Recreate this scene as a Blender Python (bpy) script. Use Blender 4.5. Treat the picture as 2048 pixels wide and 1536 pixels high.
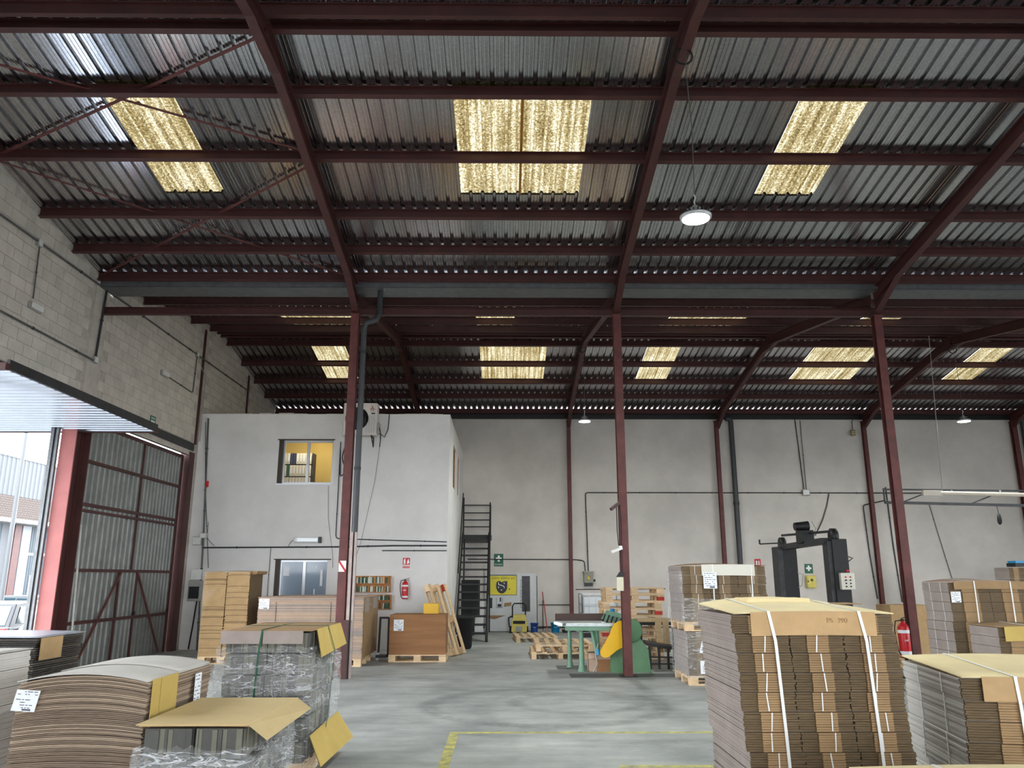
import bpy, math, random
from mathutils import Vector, Matrix
random.seed(7)
PI = math.pi
for o in list(bpy.data.objects): bpy.data.objects.remove(o)
SC = bpy.context.scene
COL = SC.collection

# ------------------------------------------------------------------ camera
cd = bpy.data.cameras.new('camera'); cam = bpy.data.objects.new('camera', cd); COL.objects.link(cam)
cd.sensor_width = 36.0; cd.lens = 1570.0 / 2048.0 * 36.0; cd.clip_start = 0.05; cd.clip_end = 400
cam.location = (0, 0, 1.67)
cam.rotation_euler = (math.radians(90 + 13.85), 0, math.radians(-0.53))
SC.camera = cam

# ------------------------------------------------------------------ world, exposure
w = bpy.data.worlds.new('overcast_sky'); SC.world = w; w.use_nodes = True
bg = w.node_tree.nodes['Background']
bg.inputs[0].default_value = (0.90, 0.95, 1.0, 1); bg.inputs[1].default_value = 5.0
SC.view_settings.view_transform = 'Standard'; SC.view_settings.look = 'None'
SC.view_settings.exposure = 1.24; SC.view_settings.gamma = 1.0
SC.view_settings.use_curve_mapping = False
LAMP_W = 80.0

# ------------------------------------------------------------------ helpers
def lin(c):
    return tuple(((v / 255.0) / 12.92 if v <= 10.3 else (((v / 255.0) + .055) / 1.055) ** 2.4) for v in c) + (1.0,)

MATS = {}
def mat(name, col, rough=.6, metal=0.0, noise=None, bump=None, rnd=0.0, stretch=(1, 1, 1), emit=0, spec=.5, col2=None):
    """procedural principled material; noise=(scale, amount), bump=(scale, strength), rnd = value change per object"""
    m = bpy.data.materials.new(name); MATS[name] = m; m.use_nodes = True
    nt = m.node_tree; N = nt.nodes; L = nt.links; b = N['Principled BSDF']
    c = lin(col)
    b.inputs['Base Color'].default_value = c; b.inputs['Roughness'].default_value = rough
    b.inputs['Metallic'].default_value = metal; b.inputs['Specular IOR Level'].default_value = spec
    if emit:
        b.inputs['Emission Color'].default_value = c; b.inputs['Emission Strength'].default_value = emit
    mp = None
    if noise or bump:
        g = N.new('ShaderNodeNewGeometry'); mp = N.new('ShaderNodeMapping')
        mp.inputs['Scale'].default_value = stretch; L.new(g.outputs['Position'], mp.inputs[0])
    out = None
    if noise:
        n = N.new('ShaderNodeTexNoise'); n.inputs['Scale'].default_value = noise[0]; n.inputs['Detail'].default_value = 6
        n.inputs['Roughness'].default_value = .62
        L.new(mp.outputs[0], n.inputs['Vector'])
        r = N.new('ShaderNodeValToRGB'); a = noise[1]
        lo = lin(col2) if col2 else tuple(max(0, v * (1 - a)) for v in c[:3]) + (1,)
        hi = tuple(min(1, v * (1 + a * .6)) for v in c[:3]) + (1,)
        r.color_ramp.elements[0].color = lo; r.color_ramp.elements[1].color = hi
        r.color_ramp.elements[0].position = .32; r.color_ramp.elements[1].position = .68
        L.new(n.outputs[0], r.inputs[0]); out = r.outputs[0]
    if rnd:
        oi = N.new('ShaderNodeObjectInfo'); hs = N.new('ShaderNodeHueSaturation')
        mr = N.new('ShaderNodeMapRange'); mr.inputs[3].default_value = 1 - rnd; mr.inputs[4].default_value = 1 + rnd
        L.new(oi.outputs['Random'], mr.inputs[0]); L.new(mr.outputs[0], hs.inputs['Value'])
        if out: L.new(out, hs.inputs['Color'])
        else: hs.inputs['Color'].default_value = c
        out = hs.outputs[0]
    if out: L.new(out, b.inputs['Base Color'])
    if bump:
        n2 = N.new('ShaderNodeTexNoise'); n2.inputs['Scale'].default_value = bump[0]; n2.inputs['Detail'].default_value = 4
        L.new(mp.outputs[0], n2.inputs['Vector'])
        bp = N.new('ShaderNodeBump'); bp.inputs['Strength'].default_value = bump[1]; bp.inputs['Distance'].default_value = .02
        L.new(n2.outputs[0], bp.inputs['Height']); L.new(bp.outputs[0], b.inputs['Normal'])
    return m

class MB:
    """collects shapes; build() links them as ONE mesh object"""
    def __init__(s): s.v = []; s.f = []; s.m = []; s.s = []
    def add(s, vs, fs, mi=0, sm=False):
        o = len(s.v); s.v += [tuple(p) for p in vs]
        for f in fs: s.f.append([i + o for i in f]); s.m.append(mi); s.s.append(sm)
        return s
    def box(s, x0, y0, z0, x1, y1, z1, mi=0):
        return s.add([(x0, y0, z0), (x1, y0, z0), (x1, y1, z0), (x0, y1, z0), (x0, y0, z1), (x1, y0, z1), (x1, y1, z1), (x0, y1, z1)],
                     [(0, 3, 2, 1), (4, 5, 6, 7), (0, 1, 5, 4), (1, 2, 6, 5), (2, 3, 7, 6), (3, 0, 4, 7)], mi)
    def bar(s, p, q, w, h, mi=0, up=(0, 0, 1)):
        """rectangular bar from p to q, w across, h along up"""
        p = Vector(p); q = Vector(q); d = (q - p).normalized(); u = Vector(up)
        if abs(d.dot(u)) > .98: u = Vector((0, 1, 0))
        r = d.cross(u).normalized(); u = r.cross(d).normalized()
        c = [(-1, -1), (1, -1), (1, 1), (-1, 1)]
        vs = [e + r * (a * w / 2) + u * (b * h / 2) for e in (p, q) for a, b in c]
        return s.add(vs, [(3, 2, 1, 0), (4, 5, 6, 7), (0, 1, 5, 4), (1, 2, 6, 5), (2, 3, 7, 6), (3, 0, 4, 7)], mi)
    def ibeam(s, p, q, w, h, tf=.012, tw=.008, mi=0, up=(0, 0, 1), hq=None):
        """I section with the web in the plane of up; optional other height at q (haunch grows downwards)"""
        p = Vector(p); q = Vector(q); d = (q - p).normalized(); u = Vector(up)
        r = d.cross(u).normalized(); u = r.cross(d).normalized()
        vs = []
        for e, hh in ((p, h), (q, hq or h)):
            for (a, b) in ((-w / 2, 0), (w / 2, 0), (w / 2, -tf), (tw / 2, -tf), (tw / 2, -hh + tf), (w / 2, -hh + tf), (w / 2, -hh), (-w / 2, -hh), (-w / 2, -hh + tf), (-tw / 2, -hh + tf), (-tw / 2, -tf), (-w / 2, -tf)):
                vs.append(e + r * a + u * b)
        n = 12
        fs = [(i, (i + 1) % n, n + (i + 1) % n, n + i) for i in range(n)]
        fs += [tuple(range(n - 1, -1, -1)), tuple(range(n, 2 * n))]
        return s.add(vs, fs, mi)
    def tube(s, pts, r, n=8, mi=0, cap=True):
        pts = [Vector(p) for p in pts]; rings = []; u = None
        for i, p in enumerate(pts):
            d = ((pts[i + 1] - p) if i == 0 else (p - pts[i - 1]) if i == len(pts) - 1 else (pts[i + 1] - pts[i - 1])).normalized()
            if u is None:
                u = Vector((0, 0, 1)) if abs(d.z) < .9 else Vector((1, 0, 0))
            u = (u - d * u.dot(d)).normalized(); b = d.cross(u)
            rr = r[i] if isinstance(r, (list, tuple)) else r
            rings.append([p + (u * math.cos(2 * PI * k / n) + b * math.sin(2 * PI * k / n)) * rr for k in range(n)])
        vs = [q for g in rings for q in g]
        fs = [(i * n + k, i * n + (k + 1) % n, (i + 1) * n + (k + 1) % n, (i + 1) * n + k) for i in range(len(pts) - 1) for k in range(n)]
        s.add(vs, fs, mi, True)
        if cap: s.add(rings[0], [tuple(range(n - 1, -1, -1))], mi); s.add(rings[-1], [tuple(range(n))], mi)
        return s
    def lathe(s, prof, c=(0, 0, 0), n=24, mi=0, sm=True, axis='z'):
        vs = []
        for (r, z) in prof:
            for k in range(n):
                a = 2 * PI * k / n; x, y = r * math.cos(a), r * math.sin(a)
                vs.append((c[0] + x, c[1] + y, c[2] + z) if axis == 'z' else ((c[0] + x, c[1] + z, c[2] + y) if axis == 'y' else (c[0] + z, c[1] + x, c[2] + y)))
        m = len(prof)
        fs = [(i * n + k, i * n + (k + 1) % n, (i + 1) * n + (k + 1) % n, (i + 1) * n + k) for i in range(m - 1) for k in range(n)]
        s.add(vs, fs, mi, sm)
        if prof[0][0] > 1e-4: s.add(vs[:n], [tuple(range(n - 1, -1, -1))], mi)
        if prof[-1][0] > 1e-4: s.add(vs[-n:], [tuple(range(n))], mi)
        return s
    def prism(s, poly, axis, a, b, mi=0, sm=False):
        """polygon extruded along axis from a to b; poly in the other two axes (x,z) / (y,z) / (x,y)"""
        def P(p, t): return (p[0], t, p[1]) if axis == 'y' else ((t, p[0], p[1]) if axis == 'x' else (p[0], p[1], t))
        n = len(poly); vs = [P(p, a) for p in poly] + [P(p, b) for p in poly]
        s.add(vs, [(i, (i + 1) % n, n + (i + 1) % n, n + i) for i in range(n)], mi, sm)
        return s.add(vs, [tuple(range(n - 1, -1, -1)), tuple(range(n, 2 * n))], mi)
    def quad(s, a, b, c, d, mi=0): return s.add([a, b, c, d], [(0, 1, 2, 3)], mi)
    def mesh(s, name, mats):
        me = bpy.data.meshes.new(name); me.from_pydata(s.v, [], s.f); me.update()
        for m in (mats if isinstance(mats, (list, tuple)) else [mats]): me.materials.append(m)
        me.polygons.foreach_set('material_index', s.m); me.polygons.foreach_set('use_smooth', s.s)
        return me
    def build(s, name, mats, parent=None, bevel=0, loc=None):
        o = bpy.data.objects.new(name, s.mesh(name, mats)); COL.objects.link(o)
        if parent: o.parent = parent
        if loc: o.location = loc
        if bevel:
            bm = o.modifiers.new('bevel', 'BEVEL'); bm.width = bevel; bm.segments = 2; bm.limit_method = 'ANGLE'
        return o

def place(me, name, parent=None, loc=(0, 0, 0), rot=(0, 0, 0), sc=None):
    o = bpy.data.objects.new(name, me); COL.objects.link(o); o.location = loc; o.rotation_euler = rot
    if sc: o.scale = sc
    if parent: o.parent = parent
    return o
def tag(o, label, cat, group=None):
    o['label'] = label; o['category'] = cat
    if group: o['group'] = group
    return o
def thing(name, label, cat, loc=(0, 0, 0), rz=0, group=None, rot=None):
    o = bpy.data.objects.new(name, None); COL.objects.link(o); o.empty_display_size = .2
    o.location = loc; o.rotation_euler = rot or (0, 0, rz)
    return tag(o, label, cat, group)
def struct(o): o['kind'] = 'structure'; return o
def stuff(o): o['kind'] = 'stuff'; return o
def lab(o, l): o['label'] = l; return o
def copy_tree(o, parent=None):
    c = o.copy(); COL.objects.link(c)
    if parent: c.parent = parent
    for ch in [x for x in o.children]: copy_tree(ch, c)
    return c
def text(name, body, size, mt, parent, loc, rot=(PI / 2, 0, 0), depth=.0008, align='CENTER'):
    cu = bpy.data.curves.new(name, 'FONT'); cu.body = body; cu.size = size; cu.extrude = depth; cu.align_x = align; cu.align_y = 'CENTER'
    t = bpy.data.objects.new(name, cu); COL.objects.link(t); bpy.context.view_layer.update()
    me = bpy.data.meshes.new_from_object(t.evaluated_get(bpy.context.evaluated_depsgraph_get()))
    bpy.data.objects.remove(t); bpy.data.curves.remove(cu)
    me.materials.clear(); me.materials.append(mt)
    return place(me, name, parent, loc, rot)
U = random.uniform

# ------------------------------------------------------------------ materials
maroon = mat('oxide_red_paint', (72, 36, 33), .55, noise=(3, .25), bump=(30, .05))
maroon_dk = mat('worn_oxide_red_paint', (98, 50, 47), .6, noise=(5, .35))
galv = mat('galvanised_sheet', (200, 200, 203), .18, 1.0, noise=(30, .2), stretch=(1, 1, 1), rnd=.06)
gutter_m = mat('grey_zinc', (110, 112, 114), .5, .6, noise=(8, .2))
wall_m = mat('white_wall_paint', (224, 221, 218), .8, noise=(.9, .10), bump=(14, .08))
wallf_m = mat('old_wall_paint', (208, 201, 194), .85, noise=(.7, .14), bump=(10, .1))
mortar_m = mat('wall_mortar', (186, 178, 167), .9, noise=(8, .2))
block_m = mat('painted_block', (206, 198, 186), .88, noise=(3, .14), bump=(40, .2), rnd=.05)
plaster_m = mat('grey_plaster', (196, 188, 177), .9, noise=(4, .18), bump=(20, .2))
dark_steel = mat('dark_steel', (62, 62, 64), .5, .5, noise=(6, .3))
black_steel = mat('black_steel', (28, 28, 29), .5, .2, noise=(8, .3))
pvc = mat('dark_grey_pvc', (58, 60, 63), .45, noise=(4, .15))
cond_m = mat('conduit_grey', (92, 92, 90), .5, .3, noise=(6, .3))
box_grey = mat('box_grey', (158, 156, 150), .5, noise=(10, .15))
white_pl = mat('white_plastic', (225, 224, 220), .4, noise=(6, .06))
alu = mat('aluminium', (196, 198, 202), .35, .6)
wood = mat('pallet_wood', (220, 190, 152), .8, noise=(7, .16), stretch=(1, 1, 2), rnd=.14, bump=(60, .2))
wood2 = mat('raw_plank', (196, 168, 128), .8, noise=(14, .3), stretch=(5, 5, .6), rnd=.08)
wood_red = mat('red_painted_block', (190, 58, 46), .75, noise=(10, .2))
ply = mat('orange_plywood', (190, 130, 78), .7, noise=(12, .2))
card = mat('kraft_cardboard', (156, 126, 90), .85, noise=(5, .14), rnd=.06)
card_l = mat('light_kraft', (192, 158, 114), .85, noise=(6, .12), rnd=.05)
card_d = mat('cut_edge_cardboard', (104, 86, 62), .9, noise=(40, .3), rnd=.08, stretch=(.4, .4, 3))
card_g = mat('grey_kraft', (160, 147, 141), .88, noise=(5, .12), rnd=.05)
card_y = mat('cream_liner', (230, 212, 166), .8, noise=(3, .08))
card_o = mat('ochre_liner', (184, 158, 86), .8, noise=(3, .1))
card_p = mat('pinkish_liner', (188, 160, 140), .85, noise=(5, .1), rnd=.05)
card_w = mat('white_top_liner', (194, 190, 184), .8, noise=(3, .06))
brownbox = mat('brown_box', (150, 106, 70), .85, noise=(2.2, .22), stretch=(.3, .3, 4))
paper = mat('label_paper', (232, 234, 238), .7, noise=(20, .04))
ink = mat('printing_ink', (70, 76, 88), .7)
strap_w = mat('white_strap', (228, 228, 226), .4)
strap_g = mat('green_strap', (24, 84, 58), .4)
greybun = mat('grey_folded_board', (84, 83, 79), .7, noise=(6, .2), rnd=.1)
greybun2 = mat('pale_folded_board', (112, 111, 98), .75, noise=(6, .16), rnd=.1)
red_p = mat('signal_red', (196, 26, 36), .4, noise=(5, .12))
green_p = mat('safety_green', (14, 92, 62), .5)
white_p = mat('sign_white', (238, 238, 236), .5)
yellow_p = mat('guard_yellow', (236, 184, 14), .45, noise=(4, .06))
sign_y = mat('banner_yellow', (222, 206, 58), .55, noise=(4, .1))
navy = mat('logo_navy', (30, 30, 44), .5)
mach_g = mat('machine_green', (92, 132, 96), .5, noise=(5, .15))
mach_gl = mat('machine_pale_green', (112, 150, 126), .5, noise=(6, .15))
steel_l = mat('ground_steel', (176, 182, 182), .35, .6, noise=(12, .2))
blue_p = mat('bucket_blue', (44, 88, 168), .45)
cyan_p = mat('bucket_cyan', (18, 140, 196), .45)
rubber = mat('black_rubber', (24, 24, 25), .7)
yellow_d = mat('dull_yellow_plastic', (214, 196, 96), .5, noise=(8, .15))
ochre_w = mat('office_yellow_wall', (212, 182, 96), .8, noise=(2, .06))
amber = mat('osb_board', (150, 106, 46), .8, noise=(22, .5))
binder_w = mat('binder_white', (228, 222, 200), .6, rnd=.05)
shelf_m = mat('dark_shelf', (58, 48, 38), .6)
asphalt = mat('asphalt', (104, 106, 108), .9, noise=(3, .15))
conc_y = mat('yellow_floor_paint', (196, 186, 96), .75, noise=(9, .45), col2=(138, 140, 118))

def glass(name, col, alpha, rough=.03):
    m = bpy.data.materials.new(name); m.use_nodes = True; nt = m.node_tree; N = nt.nodes; L = nt.links
    b = N['Principled BSDF']; out = N['Material Output']
    b.inputs['Base Color'].default_value = lin(col); b.inputs['Roughness'].default_value = rough
    t = N.new('ShaderNodeBsdfTransparent'); mx = N.new('ShaderNodeMixShader'); mx.inputs[0].default_value = alpha
    L.new(t.outputs[0], mx.inputs[1]); L.new(b.outputs[0], mx.inputs[2]); L.new(mx.outputs[0], out.inputs[0])
    return m
pane_m = glass('clear_pane', (90, 100, 110), .14)
pane_b = glass('hazy_blue_pane', (150, 166, 184), .82, .12)
car_glass = mat('car_glass', (44, 60, 68), .06, 0, spec=.8)

def film_mat():
    m = bpy.data.materials.new('stretch_film'); m.use_nodes = True; nt = m.node_tree; N = nt.nodes; L = nt.links
    out = N['Material Output']; b = N['Principled BSDF']
    b.inputs['Base Color'].default_value = lin((236, 238, 240)); b.inputs['Roughness'].default_value = .18
    g = N.new('ShaderNodeNewGeometry')
    def glint_lines(st, rot, sc, wid, hi):
        mp = N.new('ShaderNodeMapping'); mp.inputs['Scale'].default_value = st; mp.inputs['Rotation'].default_value = rot; L.new(g.outputs['Position'], mp.inputs[0])
        n = N.new('ShaderNodeTexNoise'); n.inputs['Scale'].default_value = sc; n.inputs['Detail'].default_value = 3; n.inputs['Distortion'].default_value = .7; L.new(mp.outputs[0], n.inputs[0])
        a = N.new('ShaderNodeMath'); a.operation = 'SUBTRACT'; a.inputs[1].default_value = .5; L.new(n.outputs[0], a.inputs[0])
        c = N.new('ShaderNodeMath'); c.operation = 'ABSOLUTE'; L.new(a.outputs[0], c.inputs[0])
        r = N.new('ShaderNodeMapRange'); r.inputs[1].default_value = wid * .25; r.inputs[2].default_value = wid; r.inputs[3].default_value = hi; r.inputs[4].default_value = 0; L.new(c.outputs[0], r.inputs[0])
        return r.outputs[0], n.outputs[0]
    l1, n1 = glint_lines((2.2, 2.2, 11), (.30, .38, 0), 1.5, .018, .6); l2, n2 = glint_lines((3, 3, 8), (-.5, -.35, 0), 2.4, .013, .4)  # opaque white creases paint in the highlights of the film
    mxm = N.new('ShaderNodeMath'); mxm.operation = 'MAXIMUM'; L.new(l1, mxm.inputs[0]); L.new(l2, mxm.inputs[1])
    mxb = N.new('ShaderNodeMath'); mxb.operation = 'MAXIMUM'; mxb.inputs[1].default_value = .10; L.new(mxm.outputs[0], mxb.inputs[0])
    bp = N.new('ShaderNodeBump'); bp.inputs['Strength'].default_value = .8; bp.inputs['Distance'].default_value = .04
    L.new(n1, bp.inputs['Height']); L.new(bp.outputs[0], b.inputs['Normal'])
    t = N.new('ShaderNodeBsdfTransparent'); mx = N.new('ShaderNodeMixShader')
    L.new(mxb.outputs[0], mx.inputs[0]); L.new(t.outputs[0], mx.inputs[1]); L.new(b.outputs[0], mx.inputs[2]); L.new(mx.outputs[0], out.inputs[0])
    return m
film_m = film_mat()

def skylight_mat():
    m = bpy.data.materials.new('dirty_fibreglass'); m.use_nodes = True; nt = m.node_tree; N = nt.nodes; L = nt.links
    out = N['Material Output']; N.remove(N['Principled BSDF'])
    g = N.new('ShaderNodeNewGeometry')
    def noise(sc, st, det, ro):
        mp = N.new('ShaderNodeMapping'); mp.inputs['Scale'].default_value = st; L.new(g.outputs['Position'], mp.inputs[0])
        n = N.new('ShaderNodeTexNoise'); n.inputs['Scale'].default_value = sc; n.inputs['Detail'].default_value = det; n.inputs['Roughness'].default_value = ro
        L.new(mp.outputs[0], n.inputs[0]); return n.outputs[0]
    def mth(op, a, b, c=None):
        k = N.new('ShaderNodeMath'); k.operation = op
        for q, v in enumerate((a, b, c)):
            if v is None: continue
            if isinstance(v, float): k.inputs[q].default_value = v
            else: L.new(v, k.inputs[q])
        return k.outputs[0]
    sp = noise(30, (1, 1, 1), 4, .8); st = noise(1.8, (10, .3, .3), 3, .5); big = noise(1.4, (1, 1, 1), 3, .5)
    v = mth('ADD', mth('MULTIPLY', sp, .62), mth('ADD', mth('MULTIPLY', st, .30), mth('MULTIPLY', big, .12)))
    r = N.new('ShaderNodeValToRGB'); e = r.color_ramp.elements
    e[0].position = .41; e[0].color = (.022, .013, .003, 1); e[1].position = .63; e[1].color = (.225, .205, .15, 1)
    k = e.new(.52); k.color = (.078, .059, .026, 1)
    L.new(v, r.inputs[0])
    t = N.new('ShaderNodeBsdfTranslucent'); L.new(r.outputs[0], t.inputs[0])
    d = N.new('ShaderNodeBsdfDiffuse'); d.inputs[0].default_value = (.25, .2, .1, 1)
    mx = N.new('ShaderNodeMixShader'); mx.inputs[0].default_value = .10
    L.new(t.outputs[0], mx.inputs[1]); L.new(d.outputs[0], mx.inputs[2]); L.new(mx.outputs[0], out.inputs[0])
    return m
sky_m = skylight_mat()

def floor_mat():
    m = bpy.data.materials.new('worn_concrete'); m.use_nodes = True; nt = m.node_tree; N = nt.nodes; L = nt.links
    b = N['Principled BSDF']; g = N.new('ShaderNodeNewGeometry')
    def noise(sc, st, det=6):
        mp = N.new('ShaderNodeMapping'); mp.inputs['Scale'].default_value = st; L.new(g.outputs['Position'], mp.inputs[0])
        n = N.new('ShaderNodeTexNoise'); n.inputs['Scale'].default_value = sc; n.inputs['Detail'].default_value = det; n.inputs['Roughness'].default_value = .65
        L.new(mp.outputs[0], n.inputs[0]); return n.outputs[0]
    r = N.new('ShaderNodeValToRGB'); e = r.color_ramp.elements
    e[0].position = .3; e[0].color = lin((142, 146, 145)); e[1].position = .7; e[1].color = lin((196, 198, 195))
    L.new(noise(.9, (1, 1, 1)), r.inputs[0])
    r2 = N.new('ShaderNodeValToRGB'); r2.color_ramp.elements[0].position = .34; r2.color_ramp.elements[1].position = .6
    r2.color_ramp.elements[0].color = (.70, .72, .72, 1); r2.color_ramp.elements[1].color = (1, 1, 1, 1)
    L.new(noise(2.4, (.35, 1.6, 1)), r2.inputs[0])
    mx = N.new('ShaderNodeMix'); mx.data_type = 'RGBA'; mx.blend_type = 'MULTIPLY'; mx.inputs[0].default_value = .8
    L.new(r.outputs[0], mx.inputs[6]); L.new(r2.outputs[0], mx.inputs[7])
    cur = mx.outputs[2]
    # tyre tracks: dark rings left by turning trucks
    wob = noise(3.0, (1, 1, 1), 3)
    for (cx, cy, rad, wd, st) in ((.55, 11.3, 1.55, .2, .36), (1.0, 11.55, .85, .16, .32), (1.9, 11.0, 2.2, .22, .18)):
        vd = N.new('ShaderNodeVectorMath'); vd.operation = 'DISTANCE'; L.new(g.outputs['Position'], vd.inputs[0]); vd.inputs[1].default_value = (cx, cy, 0)
        s1 = N.new('ShaderNodeMath'); s1.operation = 'SUBTRACT'; L.new(vd.outputs['Value'], s1.inputs[0]); s1.inputs[1].default_value = rad
        a1 = N.new('ShaderNodeMath'); a1.operation = 'ABSOLUTE'; L.new(s1.outputs[0], a1.inputs[0])
        mr = N.new('ShaderNodeMapRange'); mr.inputs[1].default_value = wd * .3; mr.inputs[2].default_value = wd; mr.inputs[3].default_value = st; mr.inputs[4].default_value = 0
        L.new(a1.outputs[0], mr.inputs[0])
        mm = N.new('ShaderNodeMath'); mm.operation = 'MULTIPLY'; L.new(mr.outputs[0], mm.inputs[0])
        wr = N.new('ShaderNodeMapRange'); wr.inputs[1].default_value = .30; wr.inputs[2].default_value = .55; L.new(wob, wr.inputs[0]); L.new(wr.outputs[0], mm.inputs[1])
        m2 = N.new('ShaderNodeMix'); m2.data_type = 'RGBA'; L.new(mm.outputs[0], m2.inputs[0]); L.new(cur, m2.inputs[6]); m2.inputs[7].default_value = lin((52, 56, 58))
        cur = m2.outputs[2]
    L.new(cur, b.inputs['Base Color'])
    b.inputs['Roughness'].default_value = .55
    bp = N.new('ShaderNodeBump'); bp.inputs['Strength'].default_value = .12; bp.inputs['Distance'].default_value = .02
    L.new(noise(14, (1, 1, 1)), bp.inputs['Height']); L.new(bp.outputs[0], b.inputs['Normal'])
    return m
floor_m = floor_mat()

# ------------------------------------------------------------------ constants of the hall
XL, XR = -7.75, 22.0            # side walls
YF, YN = 26.2, -10.4            # far and near walls
YO, XO = 19.7, -1.4             # office front, office side
SLOPE = .16
FR = [-7.85, -2.88, 2.15, 7.2, 12.17, 17.2]     # frames along x
EAVE1, RIDGE1 = 14.22, 8.12
Z_E1 = 7.31; Z_R1 = Z_E1 + SLOPE * (EAVE1 - RIDGE1)
EAVE2, RIDGE2, END2 = 14.72, 20.4, 26.24
Z_E2 = 7.31; Z_R2 = Z_E2 + SLOPE * (RIDGE2 - EAVE2); SL2 = (Z_R2 - 7.19) / (26.2 - RIDGE2)
E0, R0 = 1.9, -4.2              # near valley, ridge behind the camera
def z1(y): return Z_E1 + SLOPE * (EAVE1 - y)                       # far slope of the first span
def z2n(y): return Z_E2 + SLOPE * (y - EAVE2)
def z2f(y): return Z_R2 - SL2 * (y - RIDGE2)
def z1n(y): return Z_R1 - SLOPE * (RIDGE1 - y)
def z0(y): return z1n(E0) + SLOPE * (E0 - .25 - y)

# ------------------------------------------------------------------ floor
fl = struct(MB().box(XL - .2, YN - .2, -.12, XR, YF + .2, 0).build('floor', floor_m))
lm = MB().box(-.6, 9.33, 0, 3.6, 9.41, .003)
lm.build('line_marking', conc_y, fl)
MB().box(-.6, 6.2, 0, -.5, 9.33, .003).build('line_marking', conc_y, fl)
MB().box(1.05, 7.72, 0, 3.6, 7.80, .003).build('line_marking', conc_y, fl)
patch_m = mat('dark_repair_patch', (104, 106, 106), .8, noise=(6, .3))
MB().box(1.0, 15.5, 0, 1.75, 16.2, .002).build('repair_patch', patch_m, fl)
MB().box(1.15, 14.3, 0, 3.2, 14.85, .002).build('repair_patch', patch_m, fl)

# ------------------------------------------------------------------ walls
def wall_top_poly(y0, y1, zb, off=.0):
    """outline (y,z) from zb up to the roof between y0 and y1"""
    ks = sorted(set([y0, y1] + [k for k in (R0, E0, RIDGE1, EAVE1, EAVE2, RIDGE2) if y0 < k < y1]))
    def zt(y):
        if y <= R0: return z0(R0) - SLOPE * (R0 - y)
        if y <= E0 - .25: return z0(y)
        if y <= E0: return z1n(E0)
        if y <= RIDGE1: return z1n(y)
        if y <= EAVE1: return z1(y)
        if y <= EAVE2: return Z_E1
        if y <= RIDGE2: return z2n(y)
        return z2f(y)
    return [(y0, zb), (y1, zb)] + [(y, zt(y) + off) for y in reversed(ks)]
LZ = 4.9
wl = MB()
for a, b in ((YN, 4.2), (9.2, 9.45), (19.25, YF + .2)):  # unseen nearest bay is left open as added daylight
    wl.box(XL - .2, a, 0, XL - .012 if b > 19 else XL, b, LZ)
wl.prism(wall_top_poly(YN, YF + .2, LZ, .02), 'x', XL - .2, XL - .012)
wall_l = struct(wl.build('wall_left', [mortar_m]))
# block facing: pieces proud of the mortar
blk = MB().box(.004, -.196, -.096, .012, .196, .096).mesh('block', block_m)
n = 0; rest = MB()
row = 0; z = 5.03
def roof_z(y): return z1(y) if y < EAVE1 else (Z_E1 if y < EAVE2 else (z2n(y) if y < RIDGE2 else z2f(y)))
cells = []
while z < 8.3:
    y = 8.6 + (.2 if row % 2 else 0)
    while y < 26.0:
        ok = z + .11 < roof_z(y) - .02 and abs(y - 14.36) > .36 and abs(y - 19.5) > .3 and abs(y - 23.1) > .24
        if y > 19.4 and z < 5.6: ok = False
        if ok: cells.append((y, z))
        y += .4
    z += .2; row += 1
cells.sort(key=lambda c: abs(c[0] - 14.5) + (3 if c[0] < 11 or c[0] > 19.4 else 0))
for i, (y, z) in enumerate(cells):
    if i < 300: place(blk, 'block', wall_l, (XL - .012, y, z))
    else: rest.box(XL - .012, y - .195, z - .094, XL, y + .195, z + .094)
stuff(rest.build('block_courses', block_m, wall_l))
# plastered column strips and lintel
MB().box(XL - .012, 14.1, LZ, XL - .002, 14.62, 7.3).build('plaster_strip', plaster_m, wall_l)
MB().box(XL - .02, 4.0, 4.72, XL + .03, 19.4, 4.9).build('lintel', dark_steel, wall_l)
MB().box(XL - .1, 14.5, 4.6, XL - .01, 19.3, 4.72).build('lintel_plate', plaster_m, wall_l)

wall_b = struct(MB().box(XL - .2, YF, 0, XR, YF + .2, 7.13).build('wall_back', wallf_m))
MB().box(XO, YF - .03, .10, 12, YF, .16).build('floor_pipe', dark_steel, wall_b)
wr_ = struct(MB().box(XR, YN, 5.0, XR + .2, YF + .2, 8.6).box(XR, YN, 0, XR + .2, -6, 5).box(XR, 3, 0, XR + .2, 4, 5).box(XR, 14, 0, XR + .2, YF + .2, 5).build('wall_right', wallf_m))  # unseen side; its wide openings are added to bring in fill daylight

nf = MB(); nf.box(XL - .2, YN - .2, 0, -4, YN, 8); nf.box(10, YN - .2, 0, XR, YN, 8); nf.box(-4, YN - .2, 5.0, 10, YN, 8)  # unseen wall behind the camera, gap shaped to let daylight in
struct(nf.build('wall_front', wallf_m))
# office block in the corner
wo = MB()
W1 = (-5.71, -4.33, 3.95, 5.05); W2 = (-5.6, -4.27, 1.05, 2.09)
xs = [XL, W1[0], W1[1], XO]
wo.box(XL, YO, 0, W1[0], YO + .18, 5.72); wo.box(W1[1], YO, 0, XO, YO + .18, 5.72)
wo.box(W1[0], YO, 0, W1[1], YO + .18, 1.05); wo.box(W1[0], YO, 2.09, W1[1], YO + .18, 3.95); wo.box(W1[0], YO, 5.05, W1[1], YO + .18, 5.72)
wo.box(W1[0], YO + .02, 1.05, W2[0], YO + .18, 2.09)
wof = struct(wo.build('wall_office_front', wall_m))
cr = MB()
x = XL
while x < XO - .3:                                   # ragged crumbling top edge
    d = U(.15, .5); cr.box(x, YO, 5.72, min(x + d, XO), YO + .18, 5.72 + U(.005, .035)); x += d
cr.build('crumbled_edge', plaster_m, wof)
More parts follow.
